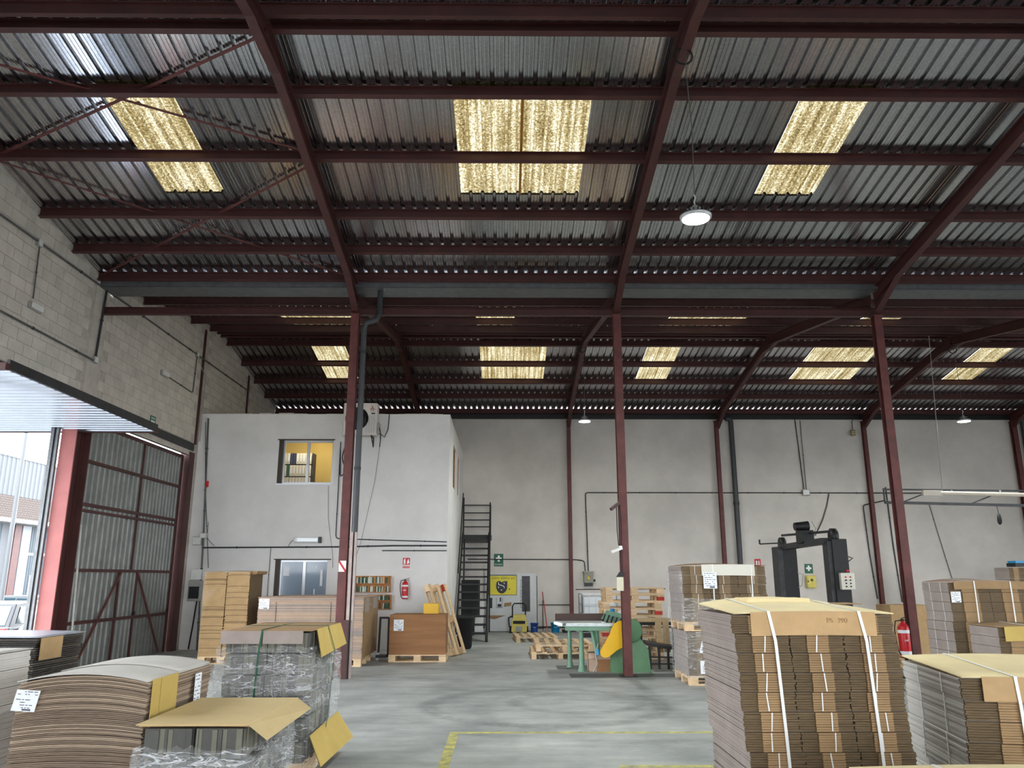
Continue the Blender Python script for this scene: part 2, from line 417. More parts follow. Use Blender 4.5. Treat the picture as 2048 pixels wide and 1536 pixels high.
ws = MB(); SW = ((21.2, 22.5, 4.05, 5.2), (23.3, 24.3, 4.05, 5.2))
ws.box(XO - .18, YO + .18, 0, XO, 20.6, 5.72); ws.box(XO - .18, 20.6, 0, XO, YF, 4.05); ws.box(XO - .18, 20.6, 5.2, XO, YF, 5.72)
ws.box(XO - .18, 20.6, 4.05, XO, 21.2, 5.2); ws.box(XO - .18, 22.5, 4.05, XO, 23.3, 5.2); ws.box(XO - .18, 24.3, 4.05, XO, YF, 5.2)
wos = struct(ws.build('wall_office_side', wall_m))
struct(MB().box(XL, YO + .18, 5.6, XO - .18, YF, 5.66).build('ceiling_office', wallf_m))
struct(MB().box(XL, YO + .18, 2.85, XO - .18, YF, 2.95).build('floor_office', shelf_m))
wi = MB(); wi.box(XL, 21.6, 2.95, XO - .7, 21.7, 5.6)
struct(wi.build('wall_office_inside', ochre_w))
wi2 = MB(); wi2.box(XL, 20.9, 0, XO - .2, 21, 2.85)
struct(wi2.build('wall_office_lower', mat('lower_office_wall', (150, 156, 162), .8)))

def window(n_, rect, y, glassm, split, dark_side=True):
    x0, x1, z0_, z1_ = rect
    f = MB(); t = .045
    f.box(x0 + .1, y + .1, z0_, x1, y + .16, z0_ + t); f.box(x0 + .1, y + .1, z1_ - t, x1, y + .16, z1_)
    f.box(x1 - t, y + .1, z0_ + t, x1, y + .16, z1_ - t); f.box(x0 + .1, y + .1, z0_ + t, x0 + .1 + t, y + .16, z1_ - t)
    f.box(split - .035, y + .085, z0_ + t, split + .035, y + .15, z1_ - t)
    wn = struct(f.build('window_%d' % n_, alu))
    MB().box(x0 + .1 + t, y + .12, z0_ + t, split - .035, y + .126, z1_ - t).build('pane', glassm, wn)
    MB().box(split + .035, y + .12, z0_ + t, x1 - t, y + .126, z1_ - t).build('pane', glassm, wn)
    MB().box(x0, y + .02, z0_, x0 + .1, y + .16, z1_).build('jamb', shelf_m, wn)
    MB().box(x0 - .03, y - .02, z1_, x1 + .03, y + .01, z1_ + .025).build('head_trim', shelf_m, wn)
    MB().box(x0 - .02, y - .03, z0_ - .03, x1 + .02, y + .1, z0_).build('sill', alu, wn)
    return wn
w1 = window(1, W1, YO, pane_m, -4.98)
w2 = window(2, W2, YO, pane_b, -4.9)
for (xx, zz, ww, hh) in ((-5.34, 1.93, .14, .22), (-4.62, 1.95, .05, .09), (-4.48, 1.85, .06, .38), (-4.64, 1.4, .03, .2)):
    MB().box(xx - ww / 2, YO + .112, zz - hh, xx + ww / 2, YO + .118, zz).build('taped_paper', paper, w2)
for i, (ya, yb, za, zb) in enumerate(SW):
    f = MB(); f.box(XO - .1, ya, za, XO - .04, yb, za + .05); f.box(XO - .1, ya, zb - .05, XO - .04, yb, zb); f.box(XO - .1, ya, za, XO - .04, ya + .05, zb); f.box(XO - .1, yb - .05, za, XO - .04, yb, zb)
    ww = struct(f.build('window_%d' % (3 + i), amber)); MB().box(XO - .085, ya + .05, za + .05, XO - .07, yb - .05, zb - .05).build('board_panel', amber, ww)

# ------------------------------------------------------------------ roof
RIBN, SHW = 5, .954
PITCH = SHW / RIBN
def sheet_profile():
    p = []
    for k in range(RIBN):
        x = k * PITCH
        p += [(x, 0), (x + .030, 0), (x + .036, .005), (x + .048, .005), (x + .054, 0), (x + .084, 0), (x + .090, .005), (x + .102, .005), (x + .108, 0), (x + .128, 0), (x + .142, .044), (x + .176, .044)]
    return p + [(SHW, 0)]
PROF = sheet_profile()
_sheet = {}
def sheet_mesh(ya, za, yb, zb, m, key):
    k = (round(ya, 3), round(yb, 3), key)
    if k not in _sheet:
        b = MB(); d = Vector((0, yb - ya, zb - za)).normalized(); up = Vector((0, -d.z, d.y))
        if up.z < 0: up = -up
        n_ = len(PROF); vs = []
        for (yy, zz) in ((ya, za), (yb, zb)):
            for (x, h) in PROF: vs.append((x, yy + up.y * h, zz + up.z * h))
        b.add(vs, [(i, i + 1, n_ + i + 1, n_ + i) for i in range(n_ - 1)])
        _sheet[k] = b.mesh('roof_sheet', m)
    return _sheet[k]
X0 = -5.49 - 3 * SHW
NSH = 32
ridge = MB()
for (yr, zr) in ((RIDGE1, Z_R1), (RIDGE2, Z_R2), (R0, z0(R0))):
    ridge.add([(X0, yr - .25, zr), (XR, yr - .25, zr), (XR, yr, zr + .06), (X0, yr, zr + .06), (X0, yr + .25, zr), (XR, yr + .25, zr)], [(0, 1, 2, 3), (3, 2, 5, 4)])
ceil = struct(ridge.build('ceiling', galv))
# slopes: (ya, yb, z function, skylit sheet numbers, skylight ya..yb)
sk_a = {3: 1, 8: 1, 9: 1, 13: 1, 18: 1, 19: 1, 23: 1}
sk_b = {3: 1, 4: 1, 8: 1, 13: 1, 14: 1, 18: 1, 23: 1, 24: 1}
slopes = [(RIDGE1 + .02, EAVE1 + .02, z1, sk_a, (9.25, 11.66)), (E0 - .05, RIDGE1 - .02, z1n, sk_b, (3.9, 6.6)),
          (EAVE2 - .02, RIDGE2 - .02, z2n, sk_b, (17.1, 19.6)), (RIDGE2 + .02, END2, z2f, sk_a, (20.98, 23.85)),
          (R0 + .02, E0 - .28, z0, {8: 1, 9: 1}, (-3, -.5)), (YN - .3, R0 - .02, lambda y: z0(R0) - SLOPE * (R0 - y), {3: 1, 13: 1}, (-8, -5.5))]
for (ya, yb, zf, sk, (sa, sb)) in slopes:
    full = sheet_mesh(ya, zf(ya), yb, zf(yb), galv, 'f')
    if sk:
        up_ = sheet_mesh(ya, zf(ya), sa + .12, zf(sa + .12), galv, 'u'); dn = sheet_mesh(sb - .05, zf(sb - .05), yb, zf(yb), galv, 'd')
        sm = sheet_mesh(sa, zf(sa) - .004, sb, zf(sb) - .004, sky_m, 's')
    for i in range(NSH):
        loc = (X0 + i * SHW, 0, 0)
        if i in sk:
            place(up_, 'roof_sheet', ceil, loc); place(dn, 'roof_sheet', ceil, loc); place(sm, 'skylight_panel', ceil, loc)
        else: place(full, 'roof_sheet', ceil, loc)
lap_m = mat('amber_lap_strip', (150, 100, 30), .6)
for x in (X0 + 9 * SHW,):
    MB().add([(x - .02, 9.3, z1(9.3) - .008), (x + .02, 9.3, z1(9.3) - .008), (x + .02, 11.64, z1(11.64) - .008), (x - .02, 11.64, z1(11.64) - .008)], [(0, 1, 2, 3)]).build('lap_strip', lap_m, ceil)
# valley gutters
for (ya, yb, zz) in ((EAVE1, EAVE2, Z_E1), (E0 - .3, E0, z1n(E0))):
    g = MB(); t = .004; zb = zz - .24
    g.box(XL, ya - .02, zb, XR, yb + .02, zb + t); g.box(XL, ya - .02, zb, XR, ya - .02 + t, zz - .03); g.box(XL, yb + .02 - t, zb, XR, yb + .02, zz - .03)
    g.build('valley_gutter', gutter_m, ceil)
# purlins
def purlin(y, zf, x0=XL, x1=XR):
    z = zf(y) - .002; s_ = zf(y + .5) - zf(y - .5); u = Vector((0, -s_, 1)).normalized()
    MB().ibeam((x0, y, z), (x1, y, z), .085, .16, .01, .007, up=u).build('purlin', maroon, ceil)
for y in (8.28, 9.34, 10.65, 12.1, 13.17, 14.12): purlin(y, z1)
for y in (7.96, 6.7, 5.4, 4.0, 2.2): purlin(y, z1n)
for y in (14.84, 16.0, 17.05, 18.5, 19.75, 20.24): purlin(y, z2n)
for y in (20.56, 21.05, 22.35, 23.6, 24.75): purlin(y, z2f)
purlin(26.05, z2f)
# rafters
def rafter(x, ya, yb, zf, haunch=True):
    off = .165
    a = (x, ya, zf(ya) - off); b = (x, yb, zf(yb) - off)
    m = MB().ibeam(a, b, .12, .24, .014, .009)
    r_ = m.build('rafter', maroon, ceil)
    return r_
for x in FR[1:]:
    rafter(x, RIDGE1, EAVE1 + .22, z1); rafter(x, E0, RIDGE1, z1n)
    rafter(x, EAVE2 - .2, RIDGE2, z2n); rafter(x, RIDGE2, YF - .05, z2f)
    # haunches: deeper plate near the columns
    for (yc, sgn, zf) in ((EAVE1 + .16, -1, z1), (EAVE2 - .15, 1, z2n), (YF - .12, -1, z2f)):
        h = MB(); y2 = yc + sgn * 1.0; zc = zf(yc) - .40; zz = zf(y2) - .40
        h.prism([(yc, zc + .02), (y2, zz + .02), (yc, zc - .26)], 'x', x - .005, x + .005)
        h.add([(x - .06, yc, zc - .26), (x + .06, yc, zc - .26), (x + .06, y2, zz), (x - .06, y2, zz)], [(0, 1, 2, 3)])
        h.build('haunch', maroon, ceil)
    for (yr, zr) in ((RIDGE1, Z_R1), (RIDGE2, Z_R2)):
        h = MB(); h.prism([(yr - .55, zr - .49), (yr + .55, zr - .49), (yr, zr - .52), ], 'x', x - .06, x + .06); h.build('ridge_plate', maroon, ceil)
# eave beams between the columns
MB().ibeam((XL, 14.47, 6.74), (XR, 14.47, 6.74), .10, .14, .01, .007).build('eave_beam', maroon, ceil)
MB().ibeam((XL, YF - .1, 7.05), (XR, YF - .1, 7.05), .12, .16, .01, .007).build('eave_beam', black_steel, ceil)
# wind bracing in the first bay
def pb(x, y): return (x, y, z1(y) - .06)
for (a, b) in (((FR[1], 8.35), (XL, 10.75)), ((XL, 8.35), (FR[1], 10.6)), ((FR[1], 10.8), (XL, 14.15)), ((XL, 10.75), (FR[1], 14.2))):
    m = MB(); p, q = Vector(pb(*a)), Vector(pb(*b)); m.bar(p, q, .045, .012)
    for k in range(1, 9):
        c = p.lerp(q, k / 9); m.box(c.x - .02, c.y - .02, c.z, c.x + .02, c.y + .02, c.z + .03)
    m.build('brace_rod', maroon_dk, ceil)

# ------------------------------------------------------------------ steel columns
def hcol(x, y, h, label, b=.15, d=.16, rz=0, zb=0, group=None):
    t = thing('steel_column', label, 'column', (x, y, zb), rz, group)
    m = MB(); m.box(-b / 2, -d / 2, 0, b / 2, -d / 2 + .014, h); m.box(-b / 2, d / 2 - .014, 0, b / 2, d / 2, h); m.box(-.005, -d / 2 + .014, 0, .005, d / 2 - .014, h)
    m.build('shaft', maroon_dk, t)
    MB().box(-b / 2 - .07, -d / 2 - .07, -.0 if zb else 0, b / 2 + .07, d / 2 + .07, .016).build('base_plate', dark_steel, t)
    MB().box(-b / 2 - .02, -d / 2 - .02, h, b / 2 + .02, d / 2 + .02, h + .016).build('cap_plate', maroon_dk, t)
    return t
c1 = hcol(-2.88, 14.42, 6.58, 'red steel column with a dark grey downpipe, beside the wide cardboard stack')
c2 = hcol(2.15, 14.42, 6.58, 'red steel column standing in front of the green machine')
c3 = hcol(7.2, 14.42, 6.58, 'red steel column beside the red fire extinguisher')
hcol(12.17, 14.42, 6.58, 'red steel column out at the right of the valley row')
hcol(2.15, 26.06, 6.8, 'red steel column against the far wall beside the electric box', .12, .14)
hcol(7.15, 26.06, 6.8, 'red steel column against the far wall beside the grey downpipe', .12, .14)
hcol(12.15, 26.06, 6.8, 'red steel column against the far wall behind the thin drop pipes', .12, .14)
hcol(17.25, 26.05, 6.8, 'dark steel column against the far wall at the right edge', .16, .16)
def lcol(y, z0_, z1_, label, dx=.0, w_=.2, lip=.3):
    t = thing('wall_column', label, 'column', (XL, y, z0_))
    MB().box(-.22, -w_ / 2, 0, -.2 + dx + .21, w_ / 2, z1_ - z0_).build('shaft', maroon, t)
    return t
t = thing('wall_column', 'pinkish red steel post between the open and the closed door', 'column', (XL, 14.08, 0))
MB().box(-.27, 0, 0, 0, .03, 4.7).build('front_flange', mat('daylit_red_paint', (170, 100, 97), .6, noise=(3, .12)), t); MB().box(-.16, .03, 0, -.14, .5, 4.7).build('web', maroon, t); MB().box(-.27, .5, 0, 0, .53, 4.7).build('back_flange', maroon, t)  # front flange in lighter red: daylight from the open bay painted in
lcol(19.38, 0, 4.68, 'dark red steel post between the closed door and the office', .0, .3)
lcol(19.5, 4.9, 7.9, 'thin red steel strip up the block wall above the office corner', .012, .09)
lcol(23.1, 5.73, 7.6, 'short thin red strip on the block wall above the office', .012, .09)

# ------------------------------------------------------------------ tilt doors in the left wall
def corr(m, p0, du, dv, nu, lu, lv, h, up):
    """corrugated field: ribs run along dv, repeat along du"""
    p0 = Vector(p0); du = Vector(du); dv = Vector(dv); up = Vector(up)
    pt = []
    for k in range(nu):
        a = k / nu * lu; st = lu / nu
        pt += [(a, 0), (a + st * .42, 0), (a + st * .55, h), (a + st * .87, h)]
    pt.append((lu, 0)); n_ = len(pt)
    vs = [p0 + du * a + up * b for a, b in pt] + [p0 + du * a + up * b + dv * lv for a, b in pt]
    return m.add(vs, [(i, i + 1, n_ + i + 1, n_ + i) for i in range(n_ - 1)])
doorgrey = mat('door_sheet', (132, 134, 132), .5, .35, noise=(4, .22), rnd=.04)
d1 = struct(MB().box(-7.90, 14.5, 0, -7.87, 14.6, 4.58).box(-7.90, 19.1, 0, -7.87, 19.2, 4.58).box(-7.90, 14.6, 4.5, -7.87, 19.1, 4.58).build('door_1', maroon))
zs = [.0, .86, 1.80, 3.0, 3.8, 4.5]; ysd = [14.6, 17.06, 19.1]
for i in range(5):
    for j in range(2):
        m = MB(); corr(m, (-7.90, ysd[j], zs[i]), (0, 1, 0), (0, 0, 1), 12, ysd[j + 1] - ysd[j], zs[i + 1] - zs[i], .022, (1, 0, 0)); m.build('sheet_panel', doorgrey, d1)
for z in zs[1:-1]:
    MB().box(-7.878, 14.6, z - .03, -7.83, 19.1, z + .03).build('rail', maroon, d1)
MB().box(-7.878, 14.6, 2.86, -7.83, 19.1, 2.91).build('rail', maroon, d1)
MB().box(-7.878, 17.04, 1.83, -7.845, 17.08, 4.5).build('mullion', maroon, d1)
for y in (16.55, 17.36): MB().box(-7.878, y - .02, 0, -7.84, y + .02, 1.8).build('wicket_stile', maroon, d1)
MB().bar((-7.835, 16.6, 1.80), (-7.835, 15.15, .05), .04, .03, up=(1, 0, 0)).build('diagonal_brace', maroon_dk, d1)
MB().bar((-7.835, 17.3, 1.80), (-7.835, 18.75, .05), .04, .03, up=(1, 0, 0)).build('diagonal_brace', maroon_dk, d1)
MB().box(-7.84, 17.28, .9, -7.80, 17.34, .98).build('lock', black_steel, d1)
MB().box(-7.86, 15.9, 4.60, -7.80, 19.2, 4.66).build('head_rail', alu, d1)
# open door: lies level under the lintel, half inside, half outside
opn = mat('pale_blue_sheet', (206, 212, 222), .28, .9, noise=(3, .06))
d2f = MB().box(-10.8, 9.80, 4.27, -6.42, 9.88, 4.36).box(-10.8, 14.36, 4.27, -6.42, 14.42, 4.36).box(-10.8, 9.88, 4.27, -10.74, 14.36, 4.36)
d2 = struct(d2f.build('door_2', maroon)); MB().box(-6.46, 9.88, 4.285, -6.42, 14.36, 4.42).build('edge_channel', dark_steel, d2)
m = MB(); corr(m, (-10.74, 9.88, 4.345), (0, 1, 0), (1, 0, 0), 22, 4.48, 4.28, .065, (0, 0, -1)); m.build('sheet_panel', opn, d2)
for x in (-9.4, -8.1): MB().box(x - .03, 9.88, 4.35, x + .03, 14.36, 4.40).build('rail', maroon, d2)
MB().box(-8.35, 11.9, 4.24, -8.2, 11.96, 4.28).build('latch', black_steel, d2)
# door guide posts by the opening
t = thing('guide_post', 'galvanised guide channel standing against the pink door post', 'post', (XL - .12, 14.06, 0))
MB().box(-.30, -.06, 0, -.24, .0, 4.5).build('channel', gutter_m, t); MB().box(-.24, -.04, 0, -.20, .0, 4.5).build('lip', black_steel, t); MB().box(-.20, -.06, 0, -.16, .0, 4.5).build('channel', gutter_m, t)
t = thing('prop_pole', 'thin pale pole leaning on the red door post', 'pole', (XL + .16, 14.55, 0)); MB().tube([(0, 0, .0), (-.1, -.02, 2.6)], .02, 8).build('shaft', box_grey, t)

# ------------------------------------------------------------------ lamps
def highbay(x, y, z, ztop, label, watts, coil=True):
    t = thing('high_bay_lamp', label, 'lamp', (x, y, z), group='high bay lamps hung from the ridge')
    MB().lathe([(.155, 0), (.175, .01), (.178, .035), (.14, .05), (.10, .055), (.095, .11), (.03, .12), (.03, .16), (.001, .16)], n=28).build('housing', alu, t)
    em = MATS.get('led_lens') or mat('led_lens', (240, 250, 246), .4, emit=22)
    MB().lathe([(.001, -.004), (.15, -.004), (.15, .004), (.001, .004)], n=28).build('lens', em, t)
    fins = MB()
    for k in range(16):
        a = 2 * PI * k / 16; fins.bar((.10 * math.cos(a), .10 * math.sin(a), .08), (.15 * math.cos(a), .15 * math.sin(a), .06), .006, .04)
    fins.build('cooling_fins', dark_steel, t)
    MB().tube([(0, 0, .16), (.0, .02, .22), (.01, 0, .26), (-.005, 0, .3)], .008).build('hook', alu, t)
    MB().tube([(0, 0, .3), (.02, 0, (ztop - z) * .5), (-.01, 0, ztop - z - .3), (0, 0, ztop - z)], .006, 6).build('cable', cond_m, t)
    if coil:
        c = MB()
        for r in (.10, .115):
            c.tube([(-.03 + r * math.cos(a * .3), 0.01, ztop - z - .1 + r * math.sin(a * .3)) for a in range(22)], .007, 5)
        c.build('cable_coil', rubber, t)
    ld = bpy.data.lights.new('lamp_light', 'AREA'); ld.shape = 'DISK'; ld.size = .3; ld.energy = watts; ld.color = (.94, 1.0, .96)
    lo = bpy.data.objects.new('lamp_light', ld); COL.objects.link(lo); lo.parent = t; lo.location = (0, 0, -.02)
    return t
highbay(2.14, 8.1, 5.58, Z_R1 - .5, 'lit high bay lamp hanging over the nearer hall bay', LAMP_W)
highbay(2.1, 20.3, 5.66, Z_R2 - .45, 'lit high bay lamp hanging before the far wall, behind the red machine column', LAMP_W * .8)
highbay(12.15, 20.3, 5.68, Z_R2 - .45, 'lit high bay lamp hanging at the far right before the far wall', LAMP_W * .8)
highbay(12.17, 8.1, 5.6, Z_R1 - .5, 'lit high bay lamp out of view at the right', LAMP_W, False)
highbay(2.15, -4.0, 5.8, z0(-4.1) - .4, 'unseen high bay lamp behind the photographer', LAMP_W, False)  # unseen lamp, put in to light the front faces of the stacks

# ------------------------------------------------------------------ fittings on the left wall
def conduit(label, pts, r=.013, clips=True, m=None):
    t = thing('conduit', label, 'pipe', pts[0])
    p0 = Vector(pts[0]); q = [Vector(p) - p0 for p in pts]
    # rounded corners
    out = [q[0]]
    for i in range(1, len(q) - 1):
        a = q[i] + (q[i - 1] - q[i]).normalized() * min(.08, (q[i - 1] - q[i]).length / 2); b = q[i] + (q[i + 1] - q[i]).normalized() * min(.08, (q[i + 1] - q[i]).length / 2)
        out += [a, (a + b) / 4 + q[i] / 2, b]
    out.append(q[-1])
    MB().tube(out, r, 8).build('tube', m or cond_m, t)
    if clips:
        for i in range(len(q) - 1):
            d = q[i + 1] - q[i]; k = max(1, int(d.length / 1.2))
            for j in range(k):
                c = q[i] + d * ((j + .5) / k); dd = d.normalized() * .012
                MB().tube([c - dd, c + dd], r * 1.5, 8).build('clip', dark_steel, t)
    return t
XW = XL + .032
conduit('long grey conduit running level along the block wall under the roof', [(XW, 9, 7.05), (XW, 23, 7.12)], .018)
conduit('grey conduit running level along the block wall lower down', [(XW, 9, 5.63), (XW, 14.3, 5.63)], .018)
conduit('dark pipe dropping between the two block wall conduits', [(XW, 14.42, 7.25), (XW, 14.32, 5.65)], .022, m=dark_steel)
conduit('short drop conduit to the nearer bulkhead light', [(XW, 12.16, 7.0), (XW, 12.2, 6.1)], .012)
conduit('hooked conduit feeding the farther bulkhead light', [(XW, 19.02, 7.1), (XW, 18.97, 6.1), (XW, 17.5, 6.14)], .014)
conduit('wavy pale cable beside the thin red strip', [(XW + .02, 19.1, 7.05), (XW + .02, 19.35, 6.8), (XW + .03, 19.62, 6.7), (XW + .03, 19.6, 5.9), (XW + .03, 19.62, 5.0)], .011, False, box_grey)
for (y, z, l) in ((12.14, 7.05, 'small junction box on the upper wall conduit near the front'), (14.32, 5.65, 'small junction box at the end of the lower wall conduit'), (19.02, 7.1, 'small junction box on the upper wall conduit by the thin red strip')):
    t = thing('junction_box', l, 'box', (XL, y, z)); MB().box(0, -.06, -.06, .06, .06, .06).build('body', box_grey, t, .008); MB().box(.06, -.05, -.05, .068, .05, .05).build('lid', white_pl, t)
for (y, z, l) in ((12.3, 5.98, 'bulkhead emergency light on the block wall nearer the front'), (17.3, 6.15, 'bulkhead emergency light on the block wall over the closed door')):
    t = thing('bulkhead_light', l, 'light', (XL, y, z)); MB().box(0, -.17, -.06, .05, .17, .06).build('base', box_grey, t, .01); MB().box(.05, -.15, -.045, .09, .15, .045).build('diffuser', white_pl, t, .012)
t = thing('exit_sign', 'small dark green exit sign on the block wall above the closed door', 'sign', (XL, 17.03, 5.02))
MB().box(0, -.13, -.1, .01, .13, .1).build('plate', green_p, t); text('lettering', 'SALIDA', .06, white_p, t, (.011, 0, .05), (PI / 2, 0, PI / 2)); MB().box(.01, -.1, -.06, .012, .1, .0).build('pictogram', white_p, t)

# ------------------------------------------------------------------ fittings on the office front
t = thing('air_conditioner', 'white outdoor air conditioning unit hung on top of the office wall', 'air conditioner', (-4.05, 19.35, 5.12))
MB().box(0, 0, 0, .84, .3, .82).build('casing', mat('ac_white', (214, 206, 198), .5, noise=(5, .08)), t, .015)
MB().lathe([(.001, -.012), (.29, -.012), (.29, .01), (.001, .01)], (.34, 0, .42), 32, axis='y').build('fan_guard', black_steel, t)
fg = MB()
for r in (.08, .15, .22, .28): fg.tube([(.34 + r * math.cos(a * PI / 12), -.02, .42 + r * math.sin(a * PI / 12)) for a in range(25)], .004, 5)
fg.build('grille_rings', dark_steel, t)
for k in range(4): MB().box(.58 + k * .062, -.012, .05, .605 + k * .062, 0, .50).build('louvre', alu, t)
lg = MB(); cx, cz, s_ = .72, .68, .035
for a in (90, 210, 330):
    a = math.radians(a); d = Vector((math.cos(a), 0, math.sin(a))); pvec = Vector((-d.z, 0, d.x)); c = Vector((cx, -.006, cz))
    lg.add([c, c + d * s_ * .9 + pvec * s_ * .5, c + d * s_ * 1.8, c + d * s_ * .9 - pvec * s_ * .5], [(0, 1, 2, 3)])
lg.build('emblem', red_p, t)
text('maker_lettering', 'MITSUBISHI', .022, ink, t, (.72, -.004, .615))
MB().box(.70, -.005, .535, .79, 0, .565).build('model_plate', black_steel, t)
MB().box(.84, .06, .05, .90, .24, .32).build('valve_cover', box_grey, t, .01)
for x in (.1, .72):
    b = MB(); b.bar((x, -.02, -.02), (x, .35, -.02), .03, .03); b.bar((x, .0, -.03), (x, .33, -.22), .02, .03); b.bar((x, .345, -.25), (x, .345, 0), .03, .02); b.build('bracket', black_steel, t)
MB().tube([(.86, .1, .3), (.93, .05, .1), (.94, .05, -.15), (.92, .1, -.28)], .012).build('refrigerant_pipe', black_steel, t)
MB().tube([(.88, .2, .1), (1.0, .3, 0.0), (1.08, .32, .2), (1.1, .33, .6)], .012).build('cable', dark_steel, t)

t = thing('fluorescent_fitting', 'long white fluorescent batten over the lower office window', 'light', (-5.18, YO, 2.49))
MB().box(0, -.07, 0, .68, 0, .15).build('body', white_pl, t, .01); MB().box(.02, -.11, .02, .62, -.07, .13).build('diffuser', glass('milky_cover', (226, 232, 236), .9), t, .015); MB().box(.62, -.1, 0, .68, -.0, .15).build('end_cap', dark_steel, t)
t = thing('alarm_sounder', 'small red alarm sounder on the office wall', 'alarm', (-7.42, YO, 3.86)); MB().box(-.035, -.06, 0, .035, 0, .15).build('body', red_p, t, .012); MB().tube([(0, -.02, 0), (-.02, -.02, -.06), (-.08, -.02, -.08)], .006).build('wire', dark_steel, t)
YW = YO - .034
conduit('thick grey conduit up the office corner', [(-7.30, YW, 0), (-7.38, YW, 2.5), (-7.54, YW, 5.6)], .022)
conduit('thin grey conduit beside the thick one in the office corner', [(-7.2, YW, 1.9), (-7.46, YW, 3.9), (-7.6, YW, 5.5)], .01)
conduit('long cable bundle running level across the office wall', [(-7.4, YW, 2.38), (-4.0, YW, 2.40), (-2.7, YW, 2.43), (-1.42, YW, 2.43)], .018, m=dark_steel)
conduit('upper conduit across the right half of the office wall', [(-4.15, YW, 5.0), (-4.15, YW, 2.60), (-2.5, YW, 2.55), (-1.42, YW, 2.52)], .012, m=dark_steel)
conduit('lower conduit across the right half of the office wall', [(-3.0, YW, 2.31), (-1.42, YW, 2.31)], .012, m=dark_steel)
conduit('loop of black cable hanging beside the upper office window', [(-4.02, YW, 4.95), (-4.1, YW, 4.6), (-3.98, YW, 4.25), (-4.12, YW, 4.1), (-4.15, YW, 4.8)], .014, False, rubber)
conduit('thin wire dropping from the air conditioner', [(-3.13, YW, 5.2), (-3.25, YW, 4.0), (-3.55, YW, 2.4), (-3.75, YW, 1.9)], .005, False)
conduit('thin wire from the upper window sill to the lower window', [(-4.4, YW, 3.9), (-4.36, YW, 3.1), (-4.2, YW, 2.2), (-4.18, YW, 1.9)], .005, False)
conduit('cable end standing in the office wall corner', [(-7.3, YW, 3.0), (-7.3, YW, 2.6), (-7.1, YW, 2.42)], .007, False)
conduit('conduit beside the lower office window', [(-5.72, YW, 2.38), (-5.73, YW, 1.1)], .008)
conduit('short flex from the cable bundle to the fluorescent batten', [(-5.3, YW, 2.4), (-5.25, YW, 2.52), (-5.18, YW, 2.56)], .007, False)
for (x, z, w_, h_, l) in ((-7.63, 2.44, .22, .2, 'grey distribution box on the office corner conduit'), (-7.46, 2.60, .17, .13, 'smaller white switch box above the distribution box')):
    t = thing('junction_box', l, 'box', (x, YO, z)); MB().box(0, -.1, 0, w_, 0, h_).build('body', box_grey, t, .01); MB().box(.012, -.11, .012, w_ - .012, -.1, h_ - .012).build('lid', white_pl, t)
t = thing('meter_cabinet', 'grey meter cabinet with a dark window by the office corner', 'cabinet', (-7.6, YO, 1.12))
MB().box(0, -.16, 0, .3, 0, .48).build('body', box_grey, t, .012); MB().box(.03, -.17, .06, .27, -.16, .34).build('dark_window', black_steel, t); MB().box(.04, -.17, .5, .26, -.02, .74).build('upper_box', white_pl, t, .008)
MB().tube([(.2, -.05, 0), (.15, -.04, -.6), (.1, -.04, -1.1)], .018).build('cable', rubber, t)
t = thing('fire_extinguisher_sign', 'red fire extinguisher sign on the office wall', 'sign', (-2.40, YO, 1.87))
MB().box(-.10, -.006, 0, .10, 0, .28).build('plate', white_p, t); MB().box(-.09, -.008, .10, .09, -.006, .27).build('red_field', red_p, t)
pg = MB(); pg.box(-.065, -.010, .12, -.02, -.008, .215); pg.prism([(-.06, .215), (-.025, .215), (-.035, .24), (-.05, .24)], 'y', -.010, -.008); pg.box(-.05, -.010, .24, -.01, -.008, .25)
pg.prism([(.02, .12), (.06, .13), (.075, .18), (.055, .21), (.06, .25), (.03, .215), (.015, .17)], 'y', -.010, -.008); pg.build('pictogram', white_p, t)
MB().box(-.09, -.008, .02, .09, -.006, .075).build('red_band', red_p, t); text('lettering', 'EXTINTOR', .034, white_p, t, (0, -.009, .048))
def extinguisher(label, loc, h=.5, r=.075, hose=True):
    t = thing('fire_extinguisher', label, 'extinguisher', loc)
    MB().lathe([(r * .9, 0), (r, .02), (r, h * .72), (r * .8, h * .80), (r * .35, h * .86), (r * .3, h * .9), (.001, h * .9)], n=24).build('cylinder', red_p, t)
    MB().lathe([(r * 1.004, h * .60), (r * 1.004, h * .68)], n=24).build('upper_label', paper, t); MB().lathe([(r * 1.004, h * .06), (r * 1.004, h * .15)], n=24).build('lower_label', paper, t)
    text('lettering', 'ABC', .045, paper, t, (0, -r - .002, h * .42))
    b = MB(); b.box(-.02, -.02, h * .88, .02, .02, h * .95); b.bar((-.02, 0, h * .96), (.11, 0, h * 1.03), .02, .01); b.bar((0, 0, h * .92), (.1, 0, h * .93), .02, .01); b.build('valve', black_steel, t)
    if hose: MB().tube([(-.02, 0, h * .92), (-r * 1.3, 0, h * .9), (-r * 1.6, 0, h * .7), (-r * 1.5, 0, h * .4), (-r * 1.2, 0, h * .12), (-r * .9, -.02, h * .05)], .010).build('hose', rubber, t)
    b = MB(); b.box(-.03, r, h * .5, .03, r + .02, h * .75); b.build('bracket', dark_steel, t)
    return t
extinguisher('red fire extinguisher with a black hose hung on the office wall', (-2.40, YO - .1, 1.17), .48, .075)
